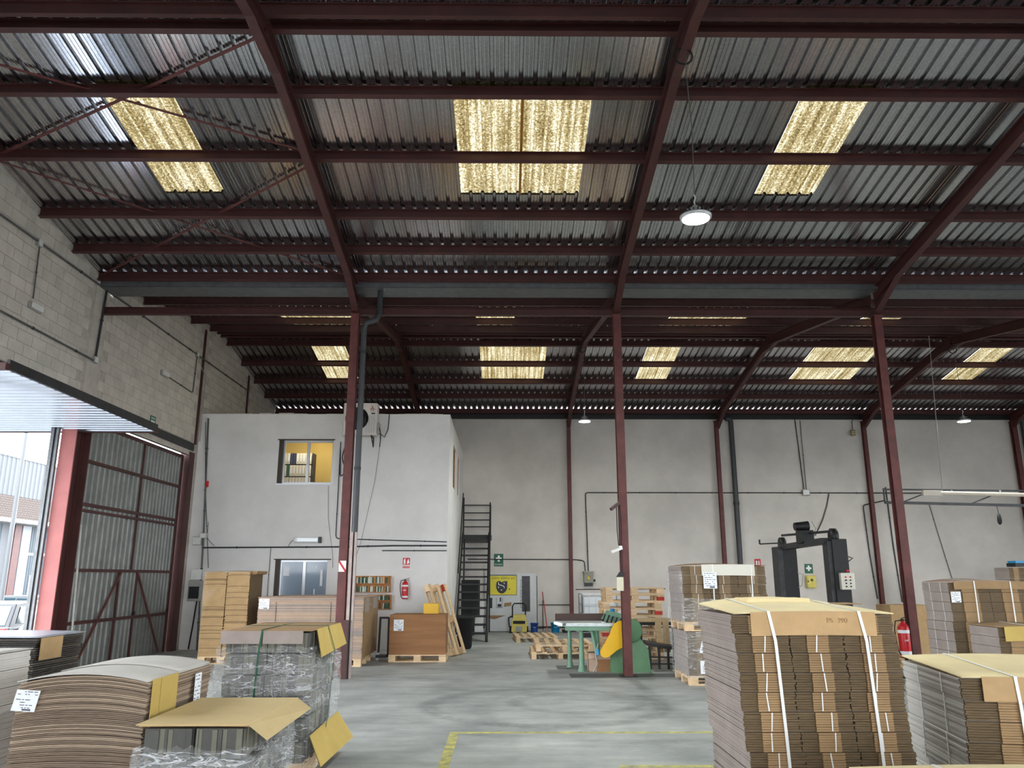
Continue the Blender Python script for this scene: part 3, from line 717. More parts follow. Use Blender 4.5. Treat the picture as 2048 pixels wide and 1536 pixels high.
# sample racks with upright cards
def rack(label, x0, x1, z0_, rows, hts, seedn, group):
    rnd = random.Random(seedn)
    t = thing('sample_rack', label, 'rack', (x0, YO - .13, z0_)); W = x1 - x0; H = sum(hts)
    MB().box(0, .12, 0, W, .13, H).build('back_board', ply, t); MB().box(W - .02, 0, 0, W, .12, H).build('side_panel', ply, t); MB().box(0, 0, 0, .02, .12, H).build('side_panel', ply, t)
    z = 0
    for k, h in enumerate(hts):
        MB().box(0, 0, z, W, .12, z + .015).build('shelf', ply, t)
        x = .03
        while x < W - .05:
            w_ = rnd.choice((.018, .022, .026)); hh = h * rnd.uniform(.68, .86) if k < len(hts) - 1 else h * rnd.uniform(.8, 1.05)
            c = rnd.random(); mm = card_gr if c < .5 else (card_wh if c < .85 else ply)
            b = place(unit_m[mm.name], 'sample_card', None, (x0 + x, YO - .125, z0_ + z + .016), (0, rnd.uniform(-.02, .12) if x > W * .6 and k == 0 else 0, 0), (w_, .10, hh - .03))
            cn = 'green' if mm is card_gr else ('white' if mm is card_wh else 'brown'); rw = 'lower' if k == 0 else 'upper'; tag(b, 'thin %s card in the %s row of the %s wall rack' % (cn, rw, group), 'card', '%s cards in the %s row of the %s rack' % (cn, rw, group)); x += w_ + rnd.uniform(.002, .012)
        z += h
    return t
card_gr = mat('card_green', (66, 92, 70), .6, rnd=.15); card_wh = mat('card_white', (214, 218, 204), .6, rnd=.08)
unit_m = {m_.name: MB().box(0, 0, 0, 1, 1, 1).mesh('card', m_) for m_ in (card_gr, card_wh, ply)}
rack('wooden wall rack of green and white cards beside the red column', -3.60, -2.76, 1.32, 2, (.2, .19), 3, 'larger')
rack('smaller wooden wall rack half hidden by the cardboard stack', -3.30, -2.73, .93, 2, (.2, .14), 5, 'smaller')
# behind the upper window: shelf with binders, room light
t = thing('binder_shelf', 'dark shelf of binders behind the upper office window', 'shelf', (-6.13, 20.75, 2.95))
for z in (.975, 1.295, 1.615): MB().box(0, 0, z, 1.05, .32, z + .025).build('shelf_board', shelf_m, t)
MB().box(1.02, 0, 0, 1.05, .32, 1.93).build('side_panel', shelf_m, t); MB().box(0, 0, 0, .03, .32, 1.93).build('side_panel', shelf_m, t)
navyb = mat('binder_navy', (46, 56, 80), .6); bm_ = {}
for nm, mm in (('w', binder_w), ('n', navyb), ('g', mat('binder_green', (40, 92, 66), .6))):
    bm_[nm] = MB().box(0, 0, 0, .072, .28, .31).mesh('binder', mm)
for zi, (z, spec_) in enumerate(((1.001, 'wwwwwwwwwwww'), (1.321, 'wwwwgwwwwwww'), (1.641, 'wwwwwnnwwwww'))):
    for k, ch in enumerate(spec_):
        o = thing('binder', {'w': 'white', 'n': 'navy', 'g': 'green'}[ch] + ' lever arch binder on the %s shelf behind the office window' % ('lowest', 'middle', 'top')[zi], 'binder', (-6.09 + k * .081, 20.74, 2.95 + z), group='binders on the %s shelf' % ('lowest', 'middle', 'top')[zi])
        place(bm_[ch], 'cover', o, (0, 0, 0), (0, 0, 0), (1, 1, .92))
        if ch == 'w':
            MB().box(.02, -.002, .08, .052, 0, .2).build('spine_label', paper, o); MB().lathe([(.001, -.003), (.011, -.003), (.011, 0), (.001, 0)], (.036, 0, .045), 10, axis='y').build('finger_hole', black_steel, o)
t = thing('office_ceiling_lamp', 'office ceiling lamp out of view behind the upper window', 'lamp', (-5.0, 20.5, 5.52)); MB().box(-.6, -.1, 0, .6, .1, .08).build('body', mat('office_tube', (255, 244, 220), .4, emit=6), t, .01)
ld = bpy.data.lights.new('office_light', 'AREA'); ld.shape = 'RECTANGLE'; ld.size = 1.1; ld.size_y = .15; ld.energy = 9; ld.color = (1, .95, .82)
lo = bpy.data.objects.new('office_light', ld); COL.objects.link(lo); lo.parent = t; lo.location = (0, 0, -.02)
# column fittings
t = thing('downpipe', 'dark grey gutter downpipe against the red column by the cardboard', 'pipe', (-2.68, 14.27, 0))
MB().tube([(.26, .12, 7.05), (.26, .1, 6.6), (.22, .02, 6.45), (.03, 0, 6.38), (0, 0, 6.25), (0, 0, 2.4)], .055, 14).build('pipe', pvc, t)
for z in (5.8, 3.6): MB().tube([(0, 0, z - .03), (0, 0, z + .03)], .062, 14).build('collar', dark_steel, t)
guard_pm = mat('pale_pink_steel', (170, 152, 147), .6, noise=(6, .15))
t = thing('column_guard', 'pale steel channel guarding the foot of the column downpipe', 'guard', (-2.66, 14.2, 0))
MB().box(-.07, -.06, .95, -.02, 0, 2.45).build('flange', guard_pm, t); MB().box(.01, -.06, 0, .05, 0, 2.45).build('flange', guard_pm, t); MB().box(-.02, -.02, .95, .01, .04, 2.45).build('web', black_steel, t)
MB().box(-.13, -.1, 0, -.02, -.07, .96).build('lower_plate', maroon, t); MB().box(-.02, -.1, 0, .0, -.0, .96).build('lower_edge', black_steel, t)
t = thing('warning_sign', 'square white sign with a red diagonal on the red column', 'sign', (-2.88, 14.335, 1.77)); MB().box(-.065, -.003, 0, .065, 0, .19).build('plate', white_p, t); MB().prism([(-.065, .19), (-.065, .16), (.045, 0), (.065, 0), (.065, .03), (-.045, .19)], 'y', -.005, -.003).build('diagonal', red_p, t)
t = thing('lamp_bracket', 'small red bracket arm on the machine column', 'bracket', (2.08, 14.34, 2.99)); MB().bar((0, 0, 0), (-.17, -.1, -.13), .05, .05).build('arm', maroon, t)
MB().tube([(-.06, -.05, -.06), (-.06, -.05, -.5), (-.04, -.03, -.75), (.0, 0, -.8)], .008).build('cable', rubber, t)
t = thing('work_light', 'small white work light tube on the machine column', 'light', (2.10, 14.32, 2.12)); MB().bar((0, 0, .06), (-.2, -.06, -.01), .045, .04).build('tube_housing', white_pl, t); MB().box(-.05, -.03, .05, .0, .02, .1).build('clamp', alu, t)
t = thing('switch_box', 'cream switch box on the machine column', 'box', (1.99, 14.3, 1.44)); MB().box(0, 0, 0, .12, .1, .24).build('body', mat('cream_box', (222, 214, 190), .5, noise=(9, .1)), t, .01); MB().prism([(0, .24), (.12, .24), (.12, .32), (.06, .33)], 'y', 0, .1).build('cable_hood', black_steel, t)
MB().tube([(.1, .02, .3), (.11, .02, 1.2), (.09, .02, 1.54)], .008).build('cable', rubber, t)

# ------------------------------------------------------------------ fittings on the far wall
YB = YF - .032
conduit('long dark conduit across the far wall at head of the drop', [(2.72, YB, 1.85), (2.68, YB, 4.41), (9.9, YB, 4.41), (16, YB, 4.40)], .018, m=dark_steel)
conduit('lower dark conduit along the far wall behind the stairs', [(-1.2, YB, 2.25), (2.3, YB, 2.24), (2.60, YB, 2.2), (2.62, YB, 1.86)], .016, m=dark_steel)
conduit('double conduit bending down the far wall from the eave', [(7.6, YB, 6.93), (9.88, YB, 6.93), (9.98, YB, 4.5)], .016, m=dark_steel)
conduit('thin conduit beside the double drop on the far wall', [(10.05, YB, 6.86), (10.06, YB, 4.5)], .012)
conduit('grey flexible hose hanging from the far wall conduit', [(10.8, YB, 4.38), (10.7, YB, 4.0), (10.5, YB, 3.5), (10.1, YB - .3, 3.0)], .022, False)
conduit('left thin drop pipe beside the far wall column', [(12.6, YB - .05, 4.15), (11.88, YB - .05, 4.0), (11.95, YB, 2.4), (12.05, YB, 1.0)], .02, m=dark_steel)
conduit('right thin drop pipe on the far wall', [(12.72, YB, 4.6), (12.76, YB, 2.6), (12.84, YB, .9)], .02, m=dark_steel)
conduit('thin straight conduit dropping at the right of the far wall', [(14.1, YB, 4.1), (14.3, YB, 3.0), (14.6, YB, 1.4)], .012)
conduit('low level dark cable on the far wall beside the banner', [(1.1, YB, .82), (2.2, YB, .82)], .012, False, rubber)
conduit('low level dark cable on the far wall behind the pallets', [(2.3, YB, 1.3), (5.2, YB, 1.32)], .012, False, rubber)
t = thing('junction_box', 'square junction box on the far wall conduit', 'box', (9.9, YB, 4.32)); MB().box(0, -.08, 0, .24, 0, .2).build('body', box_grey, t, .01); MB().box(.02, -.09, .02, .22, -.08, .18).build('lid', white_pl, t)
for (x, zb, l) in ((7.66, 2.0, 'grey downpipe on the far wall beside a red column'), (17.62, 3.2, 'pale downpipe at the right end of the far wall')):
    t = thing('downpipe', l, 'pipe', (x, YF - .12, zb)); MB().tube([(-.18, 0, 6.9 - zb), (-.06, 0, 6.9 - zb), (0, 0, 6.8 - zb), (0, 0, 6.6 - zb), (0, 0, -zb)], .085, 14).build('pipe', pvc, t); MB().tube([(0, 0, 2.0), (0, 0, 2.1)], .1, 14).build('collar', dark_steel, t)
t = thing('bulkhead_lamp', 'small round caged lamp hanging high on the far wall', 'lamp', (11.78, YF - .12, 6.3)); MB().lathe([(.001, 0), (.06, .02), (.08, .08), (.07, .2), (.03, .24), (.001, .24)], n=14).build('glass', mat('amber_lamp_glass', (190, 176, 130), .3), t)
b = MB(); 
for z in (.05, .12, .19): b.lathe([(.085, z - .006), (.085, z + .006)], n=14)
b.build('cage', black_steel, t); MB().tube([(0, 0, .24), (0, 0, .5), (.06, 0, .6), (.2, 0, .62)], .014).build('conduit', dark_steel, t)
t = thing('electric_box', 'weathered grey electric box on the far wall', 'box', (2.56, YF - .18, 1.5)); MB().box(0, 0, 0, .30, .18, .34).build('body', mat('old_grey_enamel', (140, 140, 122), .6, noise=(12, .25)), t, .01); MB().box(-.03, -.02, .34, .33, .18, .37).build('lid_top', box_grey, t); MB().box(.02, 0, -.1, .28, .16, 0).build('cable_gland_box', dark_steel, t); MB().prism([(.1, .12), (.2, .12), (.15, .22)], 'y', -.006, 0).build('warning_triangle', yellow_p, t); MB().tube([(.3, .05, .08), (.37, .05, .08)], .035).build('rotary_switch', black_steel, t)
def cross_sign(label, x, z, w_, h_, y, band):
    t = thing('first_aid_sign', label, 'sign', (x, y, z)); MB().box(0, -.008, 0, w_, 0, h_).build('plate', green_p, t)
    c = MB(); cx = w_ / 2; cz = h_ - w_ / 2; a = w_ * .32; b_ = w_ * .11
    c.box(cx - a, -.012, cz - b_, cx + a, -.008, cz + b_); c.box(cx - b_, -.012, cz - a, cx + b_, -.008, cz - b_); c.box(cx - b_, -.012, cz + b_, cx + b_, -.008, cz + a); c.build('cross', white_p, t)
    if band: text('lettering', 'BOTIQUIN', .05, white_p, t, (w_ / 2, -.01, .06))
cross_sign('dark green first aid sign on the far wall above the banner', -.34, 2.02, .30, .40, YF, True)
cross_sign('square green first aid sign above the yellow first aid box', 9.78, 1.80, .27, .30, YF, False)
t = thing('first_aid_box', 'yellow first aid box on the far wall', 'box', (9.78, YF - .14, 1.34)); MB().box(0, 0, 0, .30, .14, .40).build('case', yellow_d, t, .03); b = MB(); b.box(.14, -.006, .2, .17, 0, .3); b.box(.105, -.006, .235, .205, 0, .265); b.build('cross', black_steel, t); MB().box(.02, -.004, .18, .05, 0, .24).build('catch', black_steel, t)
t = thing('extinguisher_sign', 'small red extinguisher sign on the far wall behind the wrapped stack', 'sign', (8.16, YF, 2.0)); MB().box(0, -.008, 0, .2, 0, .26).build('plate', red_p, t); MB().box(.04, -.011, .06, .085, -.008, .2).build('pictogram', white_p, t); MB().box(.12, -.011, .06, .16, -.008, .2).build('flame', white_p, t)
# hanging rail and jib at the right
t = thing('hanging_rail', 'long pale tube rail hung from the roof at the right', 'rail', (10.65, 20.0, 3.76))
MB().box(0, -.05, -.07, .45, .05, .07).build('end_box', mat('cream_end_box', (206, 196, 182), .5), t, .01); MB().tube([(.45, 0, 0), (5.6, 0, -.1)], .05, 12).build('tube', mat('cream_tube', (206, 194, 178), .45), t)
MB().tube([(.52, 0, .06), (.56, 0, 1.0), (.7, 0, 4.2)], .01, 6).build('hanger', box_grey, t)
for x in (.5, .75, 2.0): MB().tube([(x, 0, -.075), (x, 0, .075)], .02).build('clamp', alu, t)
t = thing('jib_frame', 'dark steel jib frame behind the hanging rail', 'frame', (9.95, 20.6, 3.5))
b = MB(); b.bar((0, 0, .08), (6.5, 0, -.06), .05, .07); b.build('lower_beam', dark_steel, t); MB().bar((-.0, 0, .42), (6.5, .0, .36), .04, .04).build('upper_beam', dark_steel, t)
for k in range(3): MB().bar((.4 + k * 1.9, 0, .06), (1.2 + k * 1.9, 0, .36), .03, .03).build('lattice', dark_steel, t)
MB().bar((.0, 0, .45), (0, 0, .05), .03, .03).build('end_post', dark_steel, t)
t = thing('pendant_switch', 'dark pear shaped switch hanging under the jib frame', 'switch', (12.9, 20.6, 3.0)); MB().lathe([(.001, 0), (.04, .03), (.055, .1), (.05, .2), (.03, .28), (.001, .28)], n=14).build('handle', rubber, t); MB().tube([(0, 0, .28), (-.02, 0, .5)], .008).build('cable', rubber, t)

# ------------------------------------------------------------------ stairs beside the office
t = thing('steel_stairs', 'black open steel stairs climbing beside the office wall', 'stairs', (-1.34, 22.0, 0))
RUN, RISE, NST = 3.2, 2.98, 14
for x in (0.02, .84):
    b = MB(); b.bar((x, 0, .0), (x, RUN, RISE), .03, .2, up=(0, -1, 1)); b.build('stringer', black_steel, t)
for k in range(1, NST):
    MB().box(.02, RUN * k / NST - .02, RISE * k / NST - .04, .84, RUN * k / NST + .2, RISE * k / NST + .012).build('tread', black_steel, t)
MB().box(.0, RUN, RISE - .14, .92, 4.1, RISE).build('landing', black_steel, t)
for k, y in enumerate((RUN, 4.05)):
    MB().box(.86, y - .02, RISE, .90, y + .02, RISE + 1.02).build('railing_post', black_steel, t)
for z in (.3, .52, .75, 1.0): MB().box(.0, 4.03, RISE + z - .018, .90, 4.06, RISE + z + .018).build('landing_rail', black_steel, t)
MB().bar((.88, -.05, .98), (.88, RUN, RISE + 1.0), .03, .04).build('handrail', black_steel, t)
MB().bar((.88, -.05, .5), (.88, RUN, RISE + .5), .02, .03).build('mid_rail', black_steel, t)
MB().box(.86, -.07, 0, .90, -.03, 1.0).build('railing_post', black_steel, t)
MB().box(-.03, 4.0, RISE, .02, 4.06, RISE + 1.25).build('railing_post', black_steel, t); MB().bar((.02, RUN * .3, RISE * .3 + .9), (.02, RUN, RISE + 1.3), .03, .04).build('handrail', black_steel, t)
MB().box(.86, 1.6, 1.45, .90, 1.64, 2.5).build('railing_post', black_steel, t)
for x in (.04, .86): MB().box(x - .025, RUN + .6, 0, x + .025, RUN + .65, RISE - .14).build('support_leg', black_steel, t)
t = thing('black_cabinet', 'black cabinet standing under the stairs', 'cabinet', (-1.3, 24.4, .0)); MB().box(0, 0, .55, .55, .5, 1.6).build('body', black_steel, t, .02); MB().box(.0, .05, 0, .40, .5, .55).build('plinth', black_steel, t); MB().box(.05, -.012, .6, .5, 0, 1.55).build('door', rubber, t)
t = thing('white_board', 'white panel leaning on the far wall behind the stairs', 'board', (-.98, 25.9, 0)); MB().prism([(0, 0), (.3, 0), (.36, 1.0), (.16, 1.0)], 'y', 0, .02).build('panel', white_pl, t); MB().box(.0, -.02, 0, .32, 0, .05).build('foot_strip', alu, t)
# bin
t = thing('waste_bin', 'tall black waste bin between the leaning pallet and the stairs', 'bin', (-.96, 19.95, 0)); MB().lathe([(.14, 0), (.17, .05), (.205, .70), (.215, .70), (.215, .74), (.19, .74), (.17, .1), (.001, .08)], n=22).build('tub', rubber, t); MB().tube([(-.22, 0, .66), (-.25, 0, .62), (-.25, 0, .56)], .012).build('handle', rubber, t)

# ------------------------------------------------------------------ banner board and cleaning things
t = thing('banner_board', 'white board with an upside down yellow poster leaning on the far wall', 'board', (-.62, 26.02, 0), rot=(-.06, 0, 0))
MB().box(0, 0, .02, 1.66, .02, 1.80).build('board', mat('board_white', (206, 208, 210), .5, noise=(3, .08)), t)
MB().box(1.655, -.012, .02, 1.675, .02, 1.72).build('edge_strip', black_steel, t); MB().box(.1, -.008, 1.755, 1.02, 0, 1.77).build('top_strip', black_steel, t)
MB().box(.10, -.012, 1.12, 1.02, -.004, 1.74).build('poster_border', black_steel, t); MB().box(.11, -.015, 1.135, 1.005, -.012, 1.725).build('poster', sign_y, t)
text('lettering', 'S.A. incejeyk  axpjow', .088, navy, t, (.57, -.016, 1.645), (PI / 2, PI, 0))
lg = MB(); pts = [(.22, 1.40), (.23, 1.32), (.27, 1.24), (.33, 1.19), (.40, 1.17), (.47, 1.19), (.53, 1.24), (.57, 1.31), (.58, 1.40), (.58, 1.56), (.48, 1.56), (.44, 1.545), (.41, 1.52), (.395, 1.53), (.36, 1.555), (.31, 1.565), (.26, 1.55), (.23, 1.51), (.22, 1.46)]
lg.prism([(x + .13, z) for x, z in pts], 'y', -.018, -.0155); lg.build('monogram', navy, t)
l2 = MB(); l2.bar((.43, -.02, 1.52), (.43, -.02, 1.45), .02, .004, up=(0, 1, 0)); l2.bar((.43, -.02, 1.45), (.52, -.02, 1.43), .02, .004, up=(0, 1, 0)); l2.bar((.52, -.02, 1.43), (.61, -.02, 1.39), .02, .004, up=(0, 1, 0)); l2.bar((.61, -.02, 1.39), (.61, -.02, 1.34), .02, .004, up=(0, 1, 0)); l2.bar((.61, -.02, 1.52), (.61, -.02, 1.47), .02, .004, up=(0, 1, 0)); l2.bar((.43, -.02, 1.39), (.43, -.02, 1.34), .02, .004, up=(0, 1, 0)); l2.prism([(.49, 1.27), (.55, 1.27), (.52, 1.305)], 'y', -.021, -.018); l2.build('monogram_lines', white_p, t)
MB().lathe([(.001, -.018), (.02, -.018), (.02, -.014), (.001, -.014)], (.78, 0, 1.31), 12, axis='y').build('dot', navy, t)
MB().box(1.18, -.01, .62, 1.44, 0, 1.72).build('dark_poster', mat('poster_dark', (62, 60, 66), .5, noise=(5, .4)), t)
for z in (1.36, 1.05, .74): 
    b = MB(); b.box(1.13, -.008, z, 1.14, 0, z + .24); b.box(1.13, -.008, z, 1.18, 0, z + .01); b.box(1.13, -.008, z + .23, 1.18, 0, z + .24); b.build('outline_mark', black_steel, t)
b = MB(); b.box(.36, -.008, .73, .37, 0, 1.05); b.box(.54, -.008, .73, .55, 0, 1.05); b.box(.37, -.008, .73, .54, 0, .74); b.build('outline_mark', black_steel, t); MB().box(.40, -.008, .76, .52, 0, .85).box(.47, -.008, .92, .51, 0, 1.05).build('black_pictogram', black_steel, t)
MB().box(.16, -.008, .72, .23, 0, 1.04).build('black_pictogram', black_steel, t); MB().prism([(.60, .76), (.84, .80), (.84, .9), (.62, .88)], 'y', -.008, 0).build('brown_smear', card, t)
MB().prism([(.1, .42), (.1, .5), (.66, .5), (.3, .38)], 'y', -.008, 0).build('torn_edge', card, t)
t = thing('pressure_washer', 'dull yellow pressure washer with a black handle before the banner', 'pressure washer', (.45, 25.5, 0))
MB().prism([(-.24, .04), (.24, .04), (.25, .28), (.20, .55), (-.16, .55), (-.22, .3)], 'y', -.16, .16).build('body', yellow_d, t, .04)
MB().box(-.18, -.175, .28, .19, -.155, .37).build('black_panel', rubber, t); MB().box(-.1, -.175, .06, .1, -.16, .2).build('lower_grille', box_grey, t)
MB().tube([(-.2, .05, .45), (-.2, .08, .8), (-.14, .08, .88), (.16, .08, .88), (.22, .08, .8), (.2, .05, .45)], .02).build('handle', rubber, t)
MB().tube([(-.22, -.05, .5), (-.32, -.05, .45), (-.3, -.05, .2), (-.24, -.05, .12)], .022).build('hose', rubber, t)
for x in (-.26, .26): MB().lathe([(.001, -.03), (.1, -.03), (.1, .03), (.001, .03)], (x, .06, .1), 16, axis='x').build('wheel', rubber, t)
def bucket(label, x, y, r, h, m_):
    t = thing('bucket', label, 'bucket', (x, y, 0)); MB().lathe([(r * .78, 0), (r, h), (r * 1.06, h), (r * 1.06, h + .015), (r * .95, h + .012), (r * .74, .02), (.001, .02)], n=22).build('pail', m_, t)
    MB().tube([(-r, 0, h), (-r * .9, -.05, h * .75), (0, -r * 1.08, h * .55), (r * .9, -.05, h * .75), (r, 0, h)], .006).build('bail', alu, t)
bucket('dark blue bucket on the floor beside the pressure washer', .94, 25.75, .125, .27, blue_p)
bucket('bright cyan bucket on the floor by the broom', 1.60, 25.75, .15, .28, cyan_p)
t = thing('broom', 'broom with a red handle leaning on the far wall', 'broom', (1.34, 25.7, 0)); MB().tube([(0, 0, .12), (-.12, .42, 1.22)], .014).build('handle', red_p, t); MB().prism([(-.12, 0), (.12, 0), (.07, .13), (-.07, .13)], 'y', -.03, .03).build('bristle_head', card_g, t)
t = thing('mop', 'dark mop stick leaning on the far wall behind the broom', 'mop', (1.22, 25.85, 0)); MB().tube([(0, 0, .04), (.01, .3, .95)], .011).build('stick', black_steel, t); MB().box(-.08, -.03, 0, .08, .03, .05).build('head', box_grey, t)
t = thing('black_tray', 'small black tray on the floor near the cyan bucket', 'tray', (1.95, 25.6, 0)); MB().prism([(-.13, 0), (.13, 0), (.16, .09), (-.16, .09)], 'y', -.1, .1).build('body', rubber, t, .01)
# IBC tank
t = thing('caged_tank', 'white liquid tank in a wire cage behind the pallet stack', 'tank', (2.25, 23.6, 0)); MB().box(.04, .04, .16, .96, .96, 1.14).build('bottle', mat('tank_white', (214, 218, 222), .4, noise=(3, .05)), t, .05)
b = MB()
for k in range(6):
    for (ax, ay) in (((k * .2), 0), ((k * .2), 1.0)): b.bar((ax, ay, .14), (ax, ay, 1.2), .018, .018)
    for ax in (0, 1.0): b.bar((ax, k * .2, .14), (ax, k * .2, 1.2), .018, .018)
for z in (.14, .4, .66, .92, 1.2):
    for (p, q) in (((0, 0), (1, 0)), ((0, 1), (1, 1)), ((0, 0), (0, 1)), ((1, 0), (1, 1))): b.bar((p[0], p[1], z), (q[0], q[1], z), .018, .018)
b.build('cage', alu, t); MB().box(0, 0, 0, 1, 1, .13).build('base', dark_steel, t)

# ------------------------------------------------------------------ pallets
unit_wood = MB().box(0, 0, 0, 1, 1, 1).mesh('board', wood); unit_red = MB().box(0, 0, 0, 1, 1, 1).mesh('red_block', wood_red)
def pallet_parts(t, w_=1.2, d_=.8, red=(), z=0, bwid=.098):
    """boards and blocks of one wooden pallet as parts of t; corner at the origin of t"""
    def P(n_, x, y, zz, a, b, c, me=None): place(me or unit_wood, n_, t, (x, y, zz + z), (0, 0, 0), (a, b, c))
    nb = 6 if d_ > .95 else 5
    for k in range(nb): P('deck_board', 0, k * (d_ - bwid) / (nb - 1), .122, w_, bwid, .022)
    for k in range(3): P('stringer_board', k * (w_ - .145) / 2, 0, .1, .145, d_, .022)
    for i in range(3):
        for j in range(3): P('block', i * (w_ - .145) / 2, j * (d_ - .1) / 2, .022, .145, .1, .078, unit_red if (i, j) in red else None)
    for k in range(3): P('bottom_board', 0, k * (d_ - .1) / 2, 0, w_, .1, .022)
def pallet(label, loc, rz=0, w_=1.2, d_=.8, red=(), group=None, rot=None, mtx=None):
    t = thing('pallet', label, 'pallet', loc, rz, group, rot)
    if mtx is not None: t.matrix_world = mtx
    pallet_parts(t, w_, d_, red); return t

# ------------------------------------------------------------------ cardboard builders
def strip(m, pts, w_, th, across, mi=0):
    """flat band along pts, w_ wide along the across axis"""
    for a, b in zip(pts[:-1], pts[1:]): 
        d = (Vector(b) - Vector(a)).normalized(); n_ = d.cross(Vector(across)).normalized(); m.bar(a, b, w_, th, mi, up=n_)
    return m
_bun = {}
def bundle_mesh(w_, d_, h, n_, var, mats, key):
    k = (round(w_, 3), round(d_, 3), round(h, 3), n_, var, key)
    if k in _bun: return _bun[k]
    r = random.Random(var * 31 + 5); b = MB(); t = h * .965 / n_
    for i in range(n_):
        z = i * t; zz = z + t * .86; j = r.uniform(-.003, .003); l = r.uniform(-.004, .004); rr = r.uniform(-.004, .004)
        b.box(w_ * .30, -.004 + j, z, w_ * .70, .03, zz, 0)
        b.box(.002 + l, .008 + j + r.uniform(0, .005), z, w_ * .30, .03, zz, 1); b.box(w_ * .70, .008 + j + r.uniform(0, .005), z, w_ - .002 + rr, .03, zz, 1)
        b.box(.002 + l, .03, z, w_ - .002 + rr, d_ - r.uniform(0, .006), z + t * .95, 2)
    _bun[k] = b.mesh('bundle', mats); return _bun[k]
def cover(t, x0, x1, y0, y1, z, hump, mt, flap=None, th=.007, name='cover_sheet', edge_drop=.0, uni=False):
    nx, ny = 14, 5; g = []; bot = []
    def H(i, j):
        a = i / nx * 2 - 1; return z + hump * (1 - a * a) * (1 if uni else .25 + .75 * j / ny) + edge_drop * (j / ny)
    for j in range(ny + 1):
        for i in range(nx + 1): g.append((x0 + (x1 - x0) * i / nx, y0 + (y1 - y0) * j / ny, H(i, j)))
    m = MB(); N1 = nx + 1; n_ = len(g); vs = [(x, y, zz + th) for x, y, zz in g] + g
    fs = [(j * N1 + i, j * N1 + i + 1, (j + 1) * N1 + i + 1, (j + 1) * N1 + i) for j in range(ny) for i in range(nx)]
    fs2 = [tuple(n_ + q for q in reversed(f)) for f in fs]
    rim = [(i, i + 1) for i in range(nx)] + [(j * N1 + nx, (j + 1) * N1 + nx) for j in range(ny)] + [(ny * N1 + i + 1, ny * N1 + i) for i in range(nx)] + [((j + 1) * N1, j * N1) for j in range(ny)]
    m.add(vs, fs + fs2 + [(a, n_ + a, n_ + b, b) for a, b in rim], 0, True)
    o = m.build(name, mt, t)
    if flap:
        fa, fb, fh, fm = flap; f = MB(); pts = []
        K = 10
        for k in range(K + 1):
            i = (fa + (fb - fa) * k / K); a = i * 2 - 1; pts.append((x0 + (x1 - x0) * i, z + hump * (1 - a * a) * .25))
        for k in range(K):
            (xa, za), (xb, zb) = pts[k], pts[k + 1]
            f.add([(xa, y0 - .006, za - fh), (xb, y0 - .006, zb - fh), (xb, y0 - .006, zb + th), (xa, y0 - .006, za + th), (xa, y0, za - fh), (xb, y0, zb - fh), (xb, y0, zb + th), (xa, y0, za + th)], [(0, 1, 2, 3), (7, 6, 5, 4), (0, 4, 5, 1), (3, 2, 6, 7)] + ([(0, 3, 7, 4)] if k == 0 else []) + ([(1, 5, 6, 2)] if k == K - 1 else []))
        f.build('front_flap', fm, t)
    return o
def film(t, x0, y0, z0_, x1, y1, z1_, seed=1, name='stretch_film', amp=.012, top=False):
    r = random.Random(seed); m = MB(); nu, nv = 16, 12
    per = [(x0, y0), (x1, y0), (x1, y1), (x0, y1)]; nrm = [(0, -1), (1, 0), (0, 1), (-1, 0)]
    for s_ in range(4):
        (ax, ay), (bx, by) = per[s_], per[(s_ + 1) % 4]; vs = []
        for j in range(nv + 1):
            for i in range(nu + 1):
                u = i / nu; e = 0 if i in (0, nu) else r.uniform(-.3, 1) * amp
                vs.append((ax + (bx - ax) * u + nrm[s_][0] * e, ay + (by - ay) * u + nrm[s_][1] * e, z0_ + (z1_ - z0_) * j / nv + (0 if i in (0, nu) or j not in (0, nv) else r.uniform(-.02, .02))))
        m.add(vs, [(j * (nu + 1) + i, j * (nu + 1) + i + 1, (j + 1) * (nu + 1) + i + 1, (j + 1) * (nu + 1) + i) for j in range(nv) for i in range(nu)], 0, True)
    return m.build(name, film_m, t)
def paper_label(t, loc, w_, h, rot=(PI / 2, 0, 0), seed=0):
    """white printed sheet, drawn in its own plane"""
    r = random.Random(seed); o = MB().box(-w_ / 2, -h / 2, 0, w_ / 2, h / 2, .002).build('paper_label', paper, t); o.location = loc; o.rotation_euler = rot
    b = MB(); y = h * .40
    for k in range(7):
        x = -w_ * .42
        while x < w_ * .36:
            l = r.uniform(.06, .22) * w_
            if r.random() < .6: b.box(x, y, .002, min(x + l, w_ * .44), y + h * .035, .0025)
            x += l + w_ * .05
        y -= h * .125
    b.box(-w_ * .05, -h * .46, .002, w_ * .32, -h * .38, .0025); b.build('print', ink, o)
    return o
